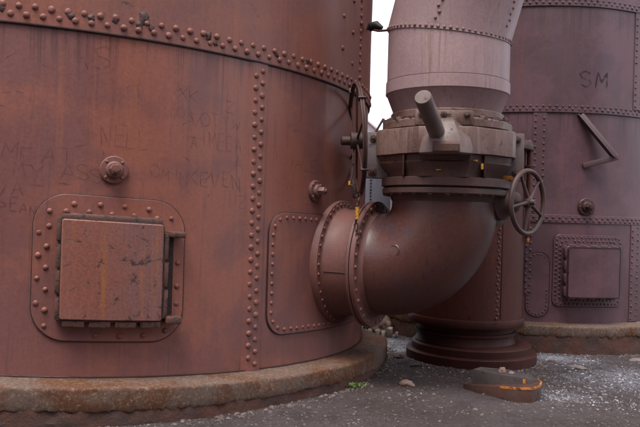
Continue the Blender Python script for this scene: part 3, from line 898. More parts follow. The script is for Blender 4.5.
# centre yoke: a saddle with two sloping cheeks either side of the bar
b = MB()
def ext_a(b, poly, a0, a1, ch=.008):
    n = len(poly); cb_ = sum(p[0] for p in poly) / n; ce = sum(p[1] for p in poly) / n
    rs = []
    for a, f in ((a0, .94), (a0 + ch, 1), (a1 - ch, 1), (a1, .94)):
        rs.append([b.bm.verts.new(V(a, cb_ + (x - cb_) * f, ce + (e - ce) * f)) for x, e in poly])
    b.face(rs[0]); b.face(rs[-1][::-1])
    for A, B in zip(rs, rs[1:]):
        for i in range(n): b.face([A[i], A[(i + 1) % n], B[(i + 1) % n], B[i]])
prev = None
def ysec(hw, bf, c=.09): return [(-hw, .30), (-hw, bf - c), (-hw * .5, bf), (hw * .55, bf), (hw, bf - c), (hw, .30)]
for e, hw, bf in ((.578, .225, .785), (.59, .235, .80), (.66, .225, .795), (.73, .205, .765), (.80, .165, .725), (.86, .125, .69), (.895, .10, .655), (.91, .075, .62)):
    r = [b.bm.verts.new(V(a + .012, bb, e)) for a, bb in ysec(hw, bf)]
    if prev:
        for i in range(6): b.face([prev[i], prev[(i + 1) % 6], r[(i + 1) % 6], r[i]])
    else: b.face(r)
    prev = r
b.face(prev[::-1])
yo = b.build('yoke', M['bar'], va, 24)
b = MB()
fr_ = [(.60, .574), (.60, .685), (.785, .685), (.818, .66), (.818, .60), (.80, .574)]
ext_a(b, fr_, -.105, .125)
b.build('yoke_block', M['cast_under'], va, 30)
# bar
B1 = Vector((.815, 6.0, 1.006 + EYE)); B0 = Vector((1.035, 6.50, .735 + EYE))
dB = (B1 - B0).normalized(); mB = frame(B0, dB); LB = (B1 - B0).length
b = MB(); b.lathe([(.073, -.16), (.073, LB - .01), (.066, LB), (0, LB + .002)], mB, 32); bar = b.build('bar', M['bar'], va)
k0 = .79 - B0.z + EYE
b = MB(); b.lathe([(.076, -.06), (.098, -.055), (.102, -.03), (.098, -.008), (.076, -.004)], mB, 32); b.build('bar_collar', M['cast_dark'], va)
b = MB(); b.lathe([(.077, -.004), (.098, -.006), (.101, .001), (.077, .003)], mB, 32, R_(120), R_(265)); b.build('paint_mark', M['yellow'], va)
# upper flange under the cone
b = MB(); z0 = .842 + EYE
b.lathe([(.3, z0), (.60, z0), (.622, z0 + .008), (.622, z0 + .07), (.615, z0 + .078), (.56, z0 + .08), (.55, z0 + .10)], mT, 80)
b.lathe([(.54, z0 + .105), (.545, z0 + .11), (.545, z0 + .165), (.54, z0 + .172), (.53, z0 + .178), (.4, z0 + .178)], mT, 80)
uf = b.build('upper_flange', M['cast'], va, 30)
for k in range(22):
    a = 2 * pi * k / 22
    RVv.add(Vector((C.x + .585 * cos(a), C.y + .585 * sin(a), z0 + .078)), (0, 0, 1), .042, uf, 1.1)
b = MB(); m = MV(-.015, .585, .912); b.box(m, (.52, .06, .135), .012, .004)
fp = b.build('front_block', M['cast'], va)
for a in (-.215, -.02, .19): RVv.add(V(a, .616, .945), e2, .031, fp, .9)
# orange paint chips on the iron
b = MB()
def chip(a, bb, e, w, h):
    m = MV(a, bb, e); b.box(m, (w, .006, h), .002, .002)
chip(.60, .143, .412, .135, .045); b.build('paint_mark', M['orange'], va)
b = MB(); m = MV(.335, bs(.335, .915), .487); b.box(m, (.022, .012, .05), .002, .003)
m = MV(.27, bs(.27, .915), .535); b.box(m, (.045, .012, .012), .002, .003); m = MV(-.05, bs(-.05, .895), .445); b.box(m, (.045, .012, .010), .002, .003)
b.build('paint_mark', M['yellow'], va)
RVv.flush()

# ------------------------------------------------------------------ upper duct
DX, DY = C.x - .005, C.y
du = thing('flue_duct', (DX, DY, 2.68), 'faded pink riveted duct with a cone foot rising from the grey valve', 'duct')
RD = Rivets(du, M['rivet_d'])
mD = Matrix.Translation((DX, DY, EYE))
b = MB(); b.lathe([(.50, .99), (.515, 1.02), (.585, 1.195), (.592, 1.20)], mD, 96); b.build('cone', M['duct'], du, 50)
b = MB(); b.lathe([(.592, 1.2), (.598, 1.204), (.598, 1.316), (.592, 1.32)], mD, 96); b.build('band', M['duct'], du, 30)
# cylinder to the mitre plane
nm = Vector((-.107, .115, 1))  # gradient: height of the plane drops to the right and toward the camera
def mit(x, y): return 1.80 - .107 * (x - DX) + .115 * (y - DY)
b = MB(); N = 96; rows = []
for k in range(N):
    a = 2 * pi * k / N; x = DX + .588 * cos(a); y = DY + .588 * sin(a); zt = mit(x, y)
    rows.append([b.bm.verts.new((x, y, EYE + 1.318 + (zt - 1.318) * j / 5)) for j in range(6)])
for k in range(N):
    A, B = rows[k], rows[(k + 1) % N]
    for j in range(5): b.face([A[j], B[j], B[j + 1], A[j + 1]])
cy = b.build('cylinder', M['duct'], du, 60)
# upper leaning section: reflect the axis about the mitre plane
pn = Vector((.107, -.115, 1)).normalized()
ax = Vector((0, 0, 1)); ax2 = (pn * (2 * pn.dot(ax)) - ax).normalized()
b = MB(); rows = []
for k in range(N):
    a = 2 * pi * k / N; x = DX + .596 * cos(a); y = DY + .596 * sin(a)
    p = Vector((x, y, EYE + mit(x, y) - .035)); 
    # start just outside the lower cylinder, then follow the tilted axis
    L = 5.0 - (p - Vector((DX, DY, EYE + 1.8))).dot(ax2)
    rows.append([b.bm.verts.new(p)] + [b.bm.verts.new(p + Vector((0, 0, .035)) + ax2 * (L * j / 10)) for j in range(11)])
for k in range(N):
    A, B = rows[k], rows[(k + 1) % N]
    for j in range(11): b.face([A[j], B[j], B[j + 1], A[j + 1]])
b.face([r[-1] for r in rows])
us = b.build('upper_section', M['duct'], du, 60)
for k in range(66):
    a = 2 * pi * k / 66; x = DX + .597 * cos(a); y = DY + .597 * sin(a)
    RD.add((x, y, EYE + mit(x, y) - .012), (cos(a), sin(a), 0), .0155, us)
for k in range(12):
    a = R_(247) + (k % 2) * .035; x = DX + .597 * cos(a); y = DY + .597 * sin(a)
    p = Vector((x, y, EYE + mit(x, y))) + ax2 * (.06 + k * .055)
    RD.add(p, (cos(a), sin(a), 0), .0155, us)
for k in range(14):
    a = R_(318) + (k % 2) * .03; x = DX + .597 * cos(a); y = DY + .597 * sin(a)
    RD.add(Vector((x, y, EYE + mit(x, y))) + ax2 * (.1 + k * .055), (cos(a), sin(a), 0), .0155, us)
b = MB(); b.tube([Vector((DX + .589 * cos(2 * pi * k / 96), DY + .589 * sin(2 * pi * k / 96), EYE + 1.322)) for k in range(96)], .006, 6, closed=True)
b.build('weld_bead', M['cast_dark'], du)
RD.flush()

# ------------------------------------------------------------------ chain wheel on the left
WC = Vector((.345, 7.30, .765 + EYE)); WA = Vector((.99, .085, .06)).normalized()
cw = thing('chain_wheel', WC, 'tall dark spoked chain wheel seen almost edge-on beside the left tank', 'wheel')
mW = frame(WC, WA, (0, 0, 1))
b = MB(); RW = .565
b.tube([mW @ Vector((RW * cos(2 * pi * k / 64), RW * sin(2 * pi * k / 64), .012)) for k in range(64)], .0105, 8, closed=True, up=WA)
b.tube([mW @ Vector((RW * cos(2 * pi * k / 64), RW * sin(2 * pi * k / 64), -.012)) for k in range(64)], .0105, 8, closed=True, up=WA)
b.tube([mW @ Vector((RW * .98 * cos(2 * pi * k / 64), RW * .98 * sin(2 * pi * k / 64), 0)) for k in range(64)], .014, 8, closed=True, up=WA)
b.build('rim', M['wheel'], cw)
for k in range(6):
    a = 2 * pi * k / 6 + .25
    b = MB(); b.tube([mW @ Vector((r * cos(a), r * sin(a), 0)) for r in (.05, .3, .56)], [.019, .015, .013], 10, flat=.7); b.build('spoke', M['wheel'], cw)
b = MB(); b.lathe([(.03, -.16), (.045, -.15), (.045, -.07), (.085, -.06), (.085, .06), (.05, .07), (.04, .22), (0, .22)], mW, 20); b.build('hub', M['wheel'], cw)
for k in range(5):    # chain guides that stand off the rim
    a = 2 * pi * k / 5 + .9
    b = MB(); m = frame(mW @ Vector((RW * cos(a), RW * sin(a), 0)), WA, mW.to_3x3() @ Vector((cos(a), sin(a), 0)))
    b.box(m, (.055, .02, .075), .004); b.build('chain_guide', M['wheel'], cw)
ch = thing('hanging_chain', (.345, 6.95, 1.0), 'dark hanging chain with one yellow link below the spoked chain wheel', 'chain')
def chain_link(p, d, k, mat, L=.05, w=.026, r=.0065):
    m = frame(p, d, (1, .2, 0) if k % 2 else (.2, 1, 0)); pts = []
    for i in range(16):
        a = 2 * pi * i / 16
        pts.append(m @ Vector((w * .6 * cos(a), 0, (L - w * .6) * .62 * (1 if sin(a) > 0 else -1) * (abs(sin(a)) ** .6))))
    b = MB(); b.tube(pts, r, 6, closed=True, up=m.to_3x3() @ Vector((0, 1, 0)))
    b.build('chain_link', mat, ch)
zt = 1.905; x0, y0 = .352, 6.93
for k in range(16):
    z = zt - k * .046
    dx = .012 * sin(k * .8)
    if k in (4, 5): continue
    chain_link(Vector((x0 + dx, y0 + .006 * cos(k), z)), Vector((.02 * cos(k), 0, 1)), k, M['cast_dark'])
b = MB(); b.tube([Vector((x0, y0, zt - .15)), Vector((x0 + .002, y0, zt - .262))], .019, 10); b.build('yellow_link', M['yellow'], ch)
b = MB()
hk = [Vector((x0 - .07 + .05 * t * (1 - t) * 2 - .01 * t, y0 - .02, 2.30 - .33 * t)) for t in [i / 12 for i in range(13)]]
b.tube(hk, .010, 8); b.tube([hk[-1], hk[-1] + Vector((.03, 0, -.02)), hk[-1] + Vector((.045, 0, .015))], .010, 8)
b.build('hook_rod', M['cast_dark'], ch)
b = MB(); b.tube([hk[-1] + Vector((-.002, -.002, .03)), hk[-1] + Vector((-.001, -.002, -.008))], .0125, 8); b.build('yellow_tip', M['yellow'], ch)
b = MB(); pp = [Vector((x0 + .035 * sin(t * 6.28) * (1 if i % 2 else .9), y0 - .03, 1.99 - .11 * t)) for i, t in enumerate([j / 10 for j in range(11)])]
b.tube([Vector((x0 - .02, y0 - .01, 2.02)), Vector((x0 + .0, y0 - .012, 1.90))], .009, 8); b.build('chain_shackle', M['cast_dark'], ch)

# ------------------------------------------------------------------ handwheel on the right
N2 = Vector((.905, -.425, 0)).normalized()
HZ = .186 + EYE
hw = thing('handwheel', (1.6, 6.95, HZ - .3), 'rusty five-spoke handwheel on a stubby dark bonnet right of the elbow pipe', 'handwheel')
N2 = Vector((.70, -.714, 0)).normalized()
P = Vector((1.925, 6.78, HZ))
mH = frame(P, N2, (0, 0, 1))
b = MB()
b.lathe([(.10, -.62), (.225, -.38), (.235, -.37), (.235, -.315), (.22, -.305), (.18, -.30), (.175, -.27), (.175, -.245), (.15, -.23), (.115, -.18), (.095, -.12), (.06, -.10)], mH, 40)
bo = b.build('bonnet', M['cast_dark'], hw)
b = MB(); b.lathe([(.028, -.12), (.028, .065), (.02, .075), (0, .075)], mH, 16); b.build('stem', M['wheel'], hw)
mR = frame(P, N2, (0, 0, 1)); RWh = .292
b = MB(); b.tube([mR @ Vector((RWh * cos(2 * pi * k / 56), RWh * sin(2 * pi * k / 56), 0)) for k in range(56)], .023, 12, closed=True, up=N2); b.build('rim', M['wheel'], hw)
for k in range(5):
    a = 2 * pi * k / 5 + .5
    b = MB(); b.tube([mR @ Vector((r * cos(a), r * sin(a), .012 - .012 * r / .29)) for r in (.03, .15, .28)], [.021, .017, .015], 10); b.build('spoke', M['wheel'], hw)
b = MB(); b.lathe([(.045, -.03), (.052, -.02), (.052, .025), (.04, .035), (.03, .036)], mR, 20); b.build('hub', M['wheel'], hw)

# ------------------------------------------------------------------ standing column behind the elbow
KX, KY = 1.80, 8.87
co = thing('riveted_column', (KX, KY, 0), 'dark red riveted column on a stepped round base behind the elbow pipe', 'column')
RC = Rivets(co, M['rivet_b'])
mK = Matrix.Translation((KX, KY, EYE))
b = MB(); b.lathe([(.66, -1.13), (.66, -.6), (.66, 0), (.66, .5), (.66, .84)], mK, 80); sh = b.build('shell', M['column'], co)
b = MB(); b.lathe([(.655, -1.225), (.685, -1.222), (.692, -1.21), (.692, -1.14), (.685, -1.128), (.655, -1.125)], mK, 80); b.build('lower_ring', M['iron_shade'], co)
b = MB(); b.lathe([(.56, -1.225), (.575, -1.23), (.575, -1.30), (.60, -1.305), (.60, -1.335), (.58, -1.342), (.575, -1.40), (.60, -1.44)], mK, 80); b.build('lower_drum', M['iron_shade'], co)
b = MB(); b.lathe([(.55, -1.435), (.62, -1.44), (.70, -1.46), (.71, -1.47), (.71, -1.545), (.765, -1.55), (.775, -1.56), (.775, -1.68)], Matrix.Translation((KX + .075, KY, EYE)), 80); b.build('base_plate', M['iron_shade'], co)
b = MB(); b.lathe([(.66, .84), (.74, .845), (.745, .86), (.745, .91), (.74, .92), (.5, .93), (0, .94)], mK, 80); tf = b.build('top_flange', M['cast_dark'], co)
for k in range(28):
    a = 2 * pi * k / 28; RC.add((KX + .70 * cos(a), KY + .70 * sin(a), EYE + .92), (0, 0, 1), .032, tf, 1.6)
for k in range(40):
    a = R_(290) + (.03 if k % 2 else 0)
    z = -1.1 + k * .048
    RC.add((KX + .66 * cos(a), KY + .66 * sin(a), EYE + z), (cos(a), sin(a), 0), .0165, sh)
b = MB(); a = R_(295)
m = frame((KX + .661 * cos(a), KY + .661 * sin(a), EYE - .14), (cos(a), sin(a), 0), (0, 0, 1)); b.box(m, (1.94, .012, .012), .002); b.build('lap_seam', M['column'], co)
a = R_(338)
b = MB(); px, py = KX + .70 * cos(a), KY + .70 * sin(a)
b.tube([Vector((px, py, EYE - .18)), Vector((px, py, EYE + .3)), Vector((px, py, EYE + .84))], .03, 14)
b.lathe([(.03, .60), (.055, .61), (.06, .66), (.04, .67)], Matrix.Translation((px, py, EYE)), 8)
b.build('side_pipe', M['column'], co)
b = MB(); b.lathe([(.0, -.24), (.02, -.235), (.028, -.21), (.022, -.18), (.0, -.175)], Matrix.Translation((px, py, EYE)), 12); b.build('drain_cap', M['orange'], co)
RC.flush()

# ------------------------------------------------------------------ pale vessel and shed far behind
ve = thing('pale_vessel', (1.50, 14.4, 0), 'pale blue-grey riveted vessel glimpsed between the valve and the elbow pipe', 'tank')
RZ = Rivets(ve, M['rivet_b'])
b = MB(); b.lathe([(.92, 0), (.92, 1.2), (.92, 2.85), (.8, 3.0), (.4, 3.08), (0, 3.1)], Matrix.Translation((1.50, 14.4, 0)), 72); vs_ = b.build('shell', M['vessel'], ve)
for k in range(40):
    a = R_(232); RZ.add((1.50 + .92 * cos(a), 14.4 + .92 * sin(a), .5 + k * .06), (cos(a), sin(a), 0), .02, vs_)
RZ.flush()
sd = thing('distant_shed', (1.4, 46, 0), 'pale pinkish shed with a sloping roof far off behind the wheel', 'shed')
b = MB()
prof = [(-5.5, 0), (-5.5, 4.2), (0, 8.8), (5.5, 4.2), (5.5, 0)]
A = [b.bm.verts.new((1.4 + x, 46, z)) for x, z in prof]; B = [b.bm.verts.new((1.4 + x, 62, z)) for x, z in prof]
b.face(A); b.face(B[::-1])
for i in (0, 3): b.face([A[i], A[i + 1], B[i + 1], B[i]])
b.build('wall', M['roof'], sd)
b = MB()
for s_ in (-1, 1):
    m = frame((1.4 + s_ * 2.95, 53.9, 6.45), Vector((s_ * 4.6, 0, 5.5)), (0, 1, 0)); b.box(m, (16.6, 7.5, .12), .02)
b.build('roof', M['roof'], sd)

# pipe stay between the tank and the duct
st_ = thing('pipe_stay', (.5, 7.9, 3.5), 'thin stay rod with a black clamp linking the red tank top to the pink duct', 'stay')
p0 = Vector((.47, 8.35, 3.82)); p1 = Vector((.66, 7.25, 3.53))
b = MB(); b.tube([p0, p0.lerp(p1, .5) + Vector((0, 0, -.02)), p1], .012, 8); b.build('rod', M['cast_dark'], st_)
b = MB(); q = p0.lerp(p1, .3); b.tube([q + Vector((-.05, .03, -.01)), q + Vector((-.03, .02, .03)), q + Vector((.03, -.02, .035)), q + Vector((.09, -.05, .0))], [.03, .05, .05, .022], 12); b.build('clamp', M['black'], st_)
# little angle brace on the valve plate
br = thing('angle_brace', V(-.66, 0, .83), 'small black triangular angle brace on the left end of the grey valve', 'brace')
b = MB(); a0 = V(-.73, -.12, .80); a1 = V(-.62, -.12, 1.0); a2 = V(-.56, -.12, .82)
for p, q in ((a0, a1), (a1, a2)): strut(b, p, q, .03, .02, e2)
strut(b, V(-.70, -.12, .865), V(-.5, -.12, .872), .012, .012, e2)
b.build('brace_bars', M['cast_dark'], br)

# ------------------------------------------------------------------ broken casting on the ground
fc = thing('iron_casting', (2.02, 7.05, 0), 'broken curved iron casting with an orange painted edge lying before the column', 'iron casting')
def fp(px, py, Y):   # picture direction to a point at distance Y, for laying out this plan only
    u, v = px - 320., 213.5 - py
    return Vector(((u - .0302 * v) / 730 * Y, Y, 0))
low_poly = [(1.47, 7.24), (1.54, 7.11), (1.63, 7.00), (1.74, 6.86), (1.88, 6.72), (2.0, 6.70), (2.09, 6.78), (2.15, 6.92), (2.16, 7.08), (2.10, 7.30), (1.8, 7.42), (1.55, 7.42)]
b = MB(); I4 = Matrix()
n = len(low_poly); rs = []
cxx = sum(p[0] for p in low_poly) / n; cyy = sum(p[1] for p in low_poly) / n
hts = [.045, .06, .085, .11, .13, .14, .145, .15, .145, .12, .08, .05]
def ring(b, poly, z, f, zs=None):
    return [b.bm.verts.new((cxx + (p[0] - cxx) * f, cyy + (p[1] - cyy) * f, (zs[i] if zs else 0) + z)) for i, p in enumerate(poly)]
r0 = ring(b, low_poly, -.05, .97); r1 = ring(b, low_poly, -.012, 1.0, hts); r2 = ring(b, low_poly, 0, .985, hts); r3 = ring(b, low_poly, 0, .93, hts); r4 = ring(b, low_poly, -.006, .88, hts)
for A, B in ((r0, r1), (r1, r2), (r2, r3), (r3, r4)):
    for i in range(n): b.face([A[i], A[(i + 1) % n], B[(i + 1) % n], B[i]])
b.face(r4)
b.build('curved_shell', M['cast_under'], fc, 50)
b = MB()
for i in range(3, 8):
    p, q = low_poly[i], low_poly[i + 1]
    def ptx(p, f, z): return b.bm.verts.new((cxx + (p[0] - cxx) * f, cyy + (p[1] - cyy) * f, z))
    vs = [ptx(p, 1.006, hts[i] - .016), ptx(q, 1.006, hts[i + 1] - .013), ptx(q, 1.006, hts[i + 1] + .004), ptx(p, 1.006, hts[i] + .004), ptx(q, .965, hts[i + 1] + .004), ptx(p, .965, hts[i] + .004)]
    b.face([vs[0], vs[1], vs[2], vs[3]]); b.face([vs[3], vs[2], vs[4], vs[5]])
b.build('painted_edge', M['orange'], fc, 30)
up_poly = [(1.56, 7.24), (1.66, 7.13), (1.84, 7.00), (2.01, 6.93), (2.13, 6.98), (2.12, 7.14), (1.95, 7.32), (1.66, 7.36)]
cx2 = sum(p[0] for p in up_poly) / 8; cy2 = sum(p[1] for p in up_poly) / 8
b = MB(); zs = [.19, .19, .185, .18, .16, .165, .18, .19]
def ring2(z, f, use=True): return [b.bm.verts.new((cx2 + (p[0] - cx2) * f, cy2 + (p[1] - cy2) * f, (zs[i] if use else 0) + z)) for i, p in enumerate(up_poly)]
R0 = ring2(.0, 1., False); R1 = ring2(-.008, 1.); R2 = ring2(0, .985); R3 = ring2(-.002, .9); R4 = ring2(-.006, .88)
for A, B in ((R0, R1), (R1, R2), (R2, R3), (R3, R4)):
    for i in range(8): b.face([A[i], A[(i + 1) % 8], B[(i + 1) % 8], B[i]])
b.face(R4)
b.build('upper_plate', M['plate_dark'], fc, 30)
b = MB(); m = frame((1.985, 6.93, .135), (-.35, -.93, 0), (0, 0, 1)); b.box(m, (.07, .026, .010), .003, .004); b.build('paint_patch', M['orange'], fc)

# ------------------------------------------------------------------ ground
def blob(x, y, cx, cy, rx, ry, p=2):
    return math.exp(-(((x - cx) / rx) ** 2 + ((y - cy) / ry) ** 2))
def gz(x, y):
    if abs(x) > 9 or y > 16 or y < 2: return 0.
    return .016 * noise.noise((x * .9, y * .9, 0)) + .010 * noise.noise((x * 3.1, y * 3.1, 4)) + .005 * noise.noise((x * 9, y * 9, 8))
def pale(x, y):
    v = 1.15 * blob(x, y, .8, 9.5, .75, .75) + .72 * blob(x, y, 3.7, 7.9, 1.3, .75) + .8 * blob(x, y, 2.9, 9.0, .6, .35) + .55 * blob(x, y, 2.35, 7.0, .35, .3) + .35 * blob(x, y, 3.6, 6.6, .9, .6)
    v += .8 * blob(x, y, .2, 13, 2, 2.5)
    return min(v, 1)
def soil(x, y):
    return min(1, 1.0 * blob(x, y, 1.35, 7.7, .95, .65) + .5 * blob(x, y, .4, 7.5, .6, .9) + .35 * blob(x, y, 0, 6.2, 1.6, .5))
def axis(lo, hi, st, far):
    a = [lo + st * i for i in range(int((hi - lo) / st) + 1)]
    d = st; x = a[-1]; up_ = []
    while x < far: d *= 1.5; x += d; up_.append(x)
    d = st; x = a[0]; dn = []
    while x > -far: d *= 1.5; x -= d; dn.append(x)
    return dn[::-1] + a + up_
xs = axis(-3.6, 5.2, .05, 500); ys = axis(4.2, 13, .05, 500)
vs, fs, pa_, so_ = [], [], [], []
for y in ys:
    for x in xs:
        vs.append((x, y, gz(x, y))); pa_.append(pale(x, y)); so_.append(soil(x, y))
w = len(xs)
for j in range(len(ys) - 1):
    for i in range(w - 1): fs.append((j * w + i, j * w + i + 1, (j + 1) * w + i + 1, (j + 1) * w + i))
me = bpy.data.meshes.new('ground'); me.from_pydata(vs, [], fs)
for nme, data in (('pale', pa_), ('soil', so_)):
    at = me.attributes.new(nme, 'FLOAT', 'POINT'); at.data.foreach_set('value', data)
me.materials.append(M['ground']); me.shade_smooth()
tag(link(bpy.data.objects.new('ground', me)), 'dark gritty yard ground with paler gravel patches', kind='structure')

def blocked(x, y, pad=.0):
    return math.hypot(x - TA.cx, y - TA.cy) < 3.73 + pad or math.hypot(x - TB.cx, y - TB.cy) < 2.38 + pad or math.hypot(x - KX - .075, y - KY) < .78 + pad
def rock(vs, fs, x, y, r, flat=.7):
    k = len(vs); z0 = gz(x, y); a = random.uniform(0, 6.28)
    sx, sy, sz = r * random.uniform(.7, 1.3), r * random.uniform(.6, 1.1), r * flat * random.uniform(.6, 1.1)
    P_ = []
    for (px, py, pz) in ((1, 0, 0), (.6, .8, .15), (-.5, .85, 0), (-1, .1, .1), (-.6, -.8, 0), (.55, -.85, .1), (.45, .3, .8), (-.4, .35, .9), (-.35, -.4, .75), (.4, -.4, .85), (0, 0, -.6)):
        px *= sx * random.uniform(.8, 1.2); py *= sy * random.uniform(.8, 1.2); pz = pz * sz * random.uniform(.8, 1.2)
        P_.append((x + px * cos(a) - py * sin(a), y + px * sin(a) + py * cos(a), z0 + pz + sz * .12))
    vs += P_
    F = [(0, 1, 6), (1, 2, 7), (1, 7, 6), (2, 3, 7), (3, 4, 8), (3, 8, 7), (4, 5, 9), (4, 9, 8), (5, 0, 6), (5, 6, 9), (6, 7, 8), (6, 8, 9), (1, 0, 10), (2, 1, 10), (3, 2, 10), (4, 3, 10), (5, 4, 10), (0, 5, 10)]
    fs += [tuple(i + k for i in f) for f in F]
vs, fs = [], []
vp, fpp = [], []
cnt = 0; tries = 0
while cnt < 11000 and tries < 200000:
    tries += 1
    y = 5.0 + 6.5 * random.random() ** 1.5; x = random.uniform(-.52, .5) * y
    if blocked(x, y): continue
    pr = .04 + pale(x, y) * .95 + .25 * soil(x, y)
    pr *= .35 + 1.3 * max(0, noise.noise((x * 1.6, y * 1.6, 7)) + .35)
    if random.random() > pr: continue
    tgt = (vp, fpp) if random.random() < pale(x, y) * 1.3 else (vs, fs)
    rock(*tgt, x, y, .0035 + .010 * random.random() ** 3 + (.012 if random.random() < .025 else 0)); cnt += 1
# crumbs along the plinth feet and column base
for t_, rr in ((TA, 3.76), (TB, 2.41)):
    for k in range(1000):
        az = random.uniform(-60, 95) if t_ is TA else random.uniform(-100, 45)
        d = rr + abs(random.gauss(0, .07)); a = R_(az)
        rock(vs, fs, t_.cx + d * sin(a), t_.cy - d * cos(a), .006 + .02 * random.random() ** 3)
for k in range(350):
    a = random.uniform(pi, 2 * pi); d = .785 + abs(random.gauss(0, .12))
    rock(vs, fs, KX + .075 + d * cos(a), KY + d * sin(a), .006 + .022 * random.random() ** 3)
me = bpy.data.meshes.new('gravel'); me.from_pydata(vs, [], fs); me.materials.append(M['gravel'])
tag(link(bpy.data.objects.new('gravel', me)), 'loose grey and pale gravel scattered over the yard', 'gravel', kind='stuff')

def stone(x, y, r, mat, label, flat=.7, z=0, seed=0):
    b = MB(); bm = b.bm
    bmesh.ops.create_icosphere(bm, subdivisions=4, radius=1)
    for v in bm.verts:
        p = v.co.copy()
        f = 1 + .28 * noise.noise(p * 1.3 + Vector((seed, 0, 0))) + .12 * noise.noise(p * 3.5 + Vector((0, seed, 0)))
        v.co = Vector((p.x * f * 1.25, p.y * f * .9, max(p.z, -.35) * f * flat)) * r
    rot = Matrix.Rotation(seed * 1.3, 4, 'Z')
    bm.transform(Matrix.Translation((x, y, z + gz(x, y) + r * flat * .28)) @ rot)
    o = b.build('stone', mat, None, 25)
    off = Vector((x, y, z + gz(x, y)))
    o.data.transform(Matrix.Translation(-off)); o.location = off
    return tag(o, label, 'stone')
stone(.925, 7.33, .062, M['tan_stone'], 'pale tan angular stone alone on brown soil below the elbow pipe', .75, 0, 2)
stone(1.83, 7.15, .030, M['tan_stone'], 'upright reddish-grey stone lying on the broken iron casting', 1.3, .184, 5)
stone(1.91, 7.12, .024, M['grey_stone'], 'small grey stone on the broken iron casting, right of the upright stone', .8, .178, 7)
stone(3.02, 8.42, .085, M['grey_stone'], 'flat grey slab of stone on pale gravel right of the column base', .22, 0, 4)
stone(2.82, 8.72, .05, M['cast_dark'], 'small dark flat stone beside the column base on pale gravel', .3, 0, 9)
stone(3.98, 9.05, .09, M['grey_stone'], 'long flat pale slab near the foot of the purple tank plinth', .2, 0, 3)
stone(.98, 8.65, .06, M['cast_dark'], 'dark broken lump on white gravel in the gap beside the red plinth', .6, 0, 8)

for k in range(7):
    x = .60 + k * .085 + random.uniform(-.012, .012); y = 10.22 + .03 * random.random() - .01 * k
    b = MB(); h = random.uniform(.07, .15); b.box(frame((x, y, h / 2 - .01), (random.uniform(-.2, .2), random.uniform(-.15, .15), 1), (1, random.uniform(-.5, .5), 0)), (random.uniform(.05, .085), .09, h), .014, .014)
    o = b.build('stone_block', M['block']); off = Vector((x, y, 0)); o.data.transform(Matrix.Translation(-off)); o.location = off
    tag(o, 'small pale upright block in the row edging the white gravel in the gap', 'block', 'row of pale edging blocks in the gap')
stone(.86, 10.50, .22, M['tan_stone'], 'large rounded pale boulder behind the row of blocks in the gap', .8, .08, 6)
me = bpy.data.meshes.new('pale_gravel'); me.from_pydata(vp, [], fpp); me.materials.append(M['gravel_pale'])
tag(link(bpy.data.objects.new('pale_gravel', me)), 'pale bluish gravel lying in drifts on the yard', 'gravel', kind='stuff')
for k, (x, y, L, a) in enumerate(((1.02, 8.30, .20, .5), (1.12, 8.12, .14, -.3), (.72, 8.75, .22, 1.0))):
    b = MB(); d = Vector((cos(a), sin(a), 0)); p = Vector((x, y, gz(x, y) + .018))
    b.tube([p - d * L / 2, p + Vector((.006, .004, .010)), p + d * L / 2 + Vector((0, 0, .012))], [.010, .013, .006], 7)
    o = b.build('stick', M['black']); o.data.transform(Matrix.Translation(-p)); o.location = p
    tag(o, ['dark splinter lying left of the column base, the middle one of three', 'short dark splinter touching the brown soil nearest the column base', 'long dark splinter lying on the white gravel in the gap'][k], 'stick')
# weed at the plinth foot
wd = thing('weed', (.40, 7.17, 0), 'small bright green weed growing at the foot of the rust-stained plinth', 'weed')
b = MB()
for k in range(46):
    a = random.uniform(0, 6.28); L = random.uniform(.03, .085); r0 = random.uniform(0, .05)
    bx, by = .38 + random.gauss(0, .055), 7.14 + random.gauss(0, .03)
    d = Vector((cos(a), sin(a), 0)); p = Vector((bx, by, gz(bx, by)))
    s_ = Vector((-d.y, d.x, 0)) * random.uniform(.005, .010)
    q = [p, p + d * L * .35 + Vector((0, 0, L * .5)), p + d * L * .9 + Vector((0, 0, L * .6))]
    v0 = b.bm.verts.new(q[0]); v1 = b.bm.verts.new(q[1] + s_); v2 = b.bm.verts.new(q[1] - s_); v3 = b.bm.verts.new(q[2])
    b.face([v0, v1, v2]); b.face([v1, v3, v2])
b.build('leaves', M['leaf'], wd, weld=False)

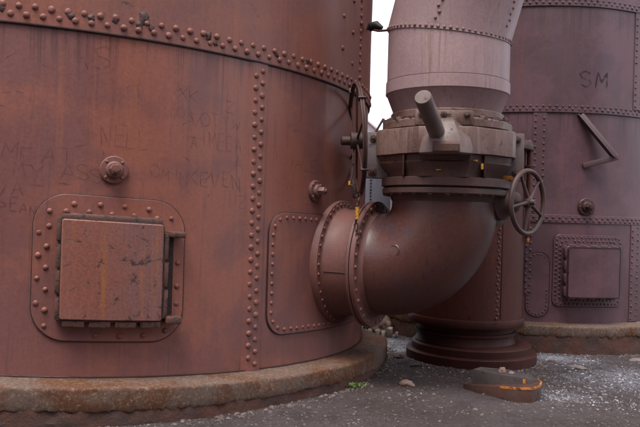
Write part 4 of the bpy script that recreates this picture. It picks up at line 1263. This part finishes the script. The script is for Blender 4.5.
# ------------------------------------------------------------------ unseen block added behind the viewpoint to shade the lower walls
bb_ = thing('added_shade_block', (0, -9, 0), 'long dark block added unseen behind the viewpoint to shade the lower walls', 'shed')
b = MB(); b.box(Matrix.Translation((0, -13, 5.5)), (46, 7, 11), .02); b.build('wall', M['brick'], bb_)
b = MB(); A = [b.bm.verts.new((-23.5, y, z)) for y, z in ((-9.1, 11.002), (-13, 13), (-16.9, 11.002))]; B = [b.bm.verts.new((23.5, v.co.y, v.co.z)) for v in A]
b.face(A); b.face(B[::-1])
for i in range(3): b.face([A[i], B[i], B[(i + 1) % 3], A[(i + 1) % 3]])
b.build('roof', M['cast_dark'], bb_)
# ------------------------------------------------------------------ light, sky, camera
W = bpy.data.worlds.new('World'); S.world = W; W.use_nodes = True
t = W.node_tree; t.nodes.clear()
out = t.nodes.new('ShaderNodeOutputWorld'); bg = t.nodes.new('ShaderNodeBackground')
sky = t.nodes.new('ShaderNodeTexSky'); sky.sky_type = 'NISHITA'; sky.sun_disc = False
EL, AZ = R_(68), R_(208)      # sun high, behind the camera to the left
sky.sun_elevation = EL; sky.sun_rotation = AZ
sky.air_density = 1.0; sky.dust_density = 4.0; sky.ozone_density = 1.0
mx = t.nodes.new('ShaderNodeMix'); mx.data_type = 'RGBA'; mx.inputs[0].default_value = .6
t.links.new(sky.outputs[0], mx.inputs[6]); mx.inputs[7].default_value = (10.6, 10.4, 11.4, 1)   # cloud veil
t.links.new(mx.outputs[2], bg.inputs[0]); bg.inputs[1].default_value = .075
t.links.new(bg.outputs[0], out.inputs[0])
sl = bpy.data.lights.new('sun', 'SUN'); sl.energy = 1.5; sl.angle = R_(28); sl.color = (1, .95, .9)
so = link(bpy.data.objects.new('sun', sl))
sd_ = Vector((sin(AZ) * cos(EL), cos(AZ) * cos(EL), sin(EL)))
so.rotation_euler = sd_.to_track_quat('Z', 'Y').to_euler(); so.location = sd_ * 30
cam = bpy.data.cameras.new('camera'); cam.sensor_width = 36; cam.lens = 36 * 730 / 640; cam.clip_end = 2000; cam.clip_start = .05
cobj = link(bpy.data.objects.new('camera', cam))
cobj.matrix_world = Matrix.Translation(CAM) @ Matrix.Rotation(pi / 2 + .0034, 4, 'X') @ Matrix.Rotation(.0302, 4, 'Z')
S.camera = cobj
S.view_settings.view_transform = 'Standard'; S.view_settings.look = 'None'; S.view_settings.gamma = 1
S.view_settings.exposure = 1.5
try: S.view_settings.use_curve_mapping = False
except Exception: pass
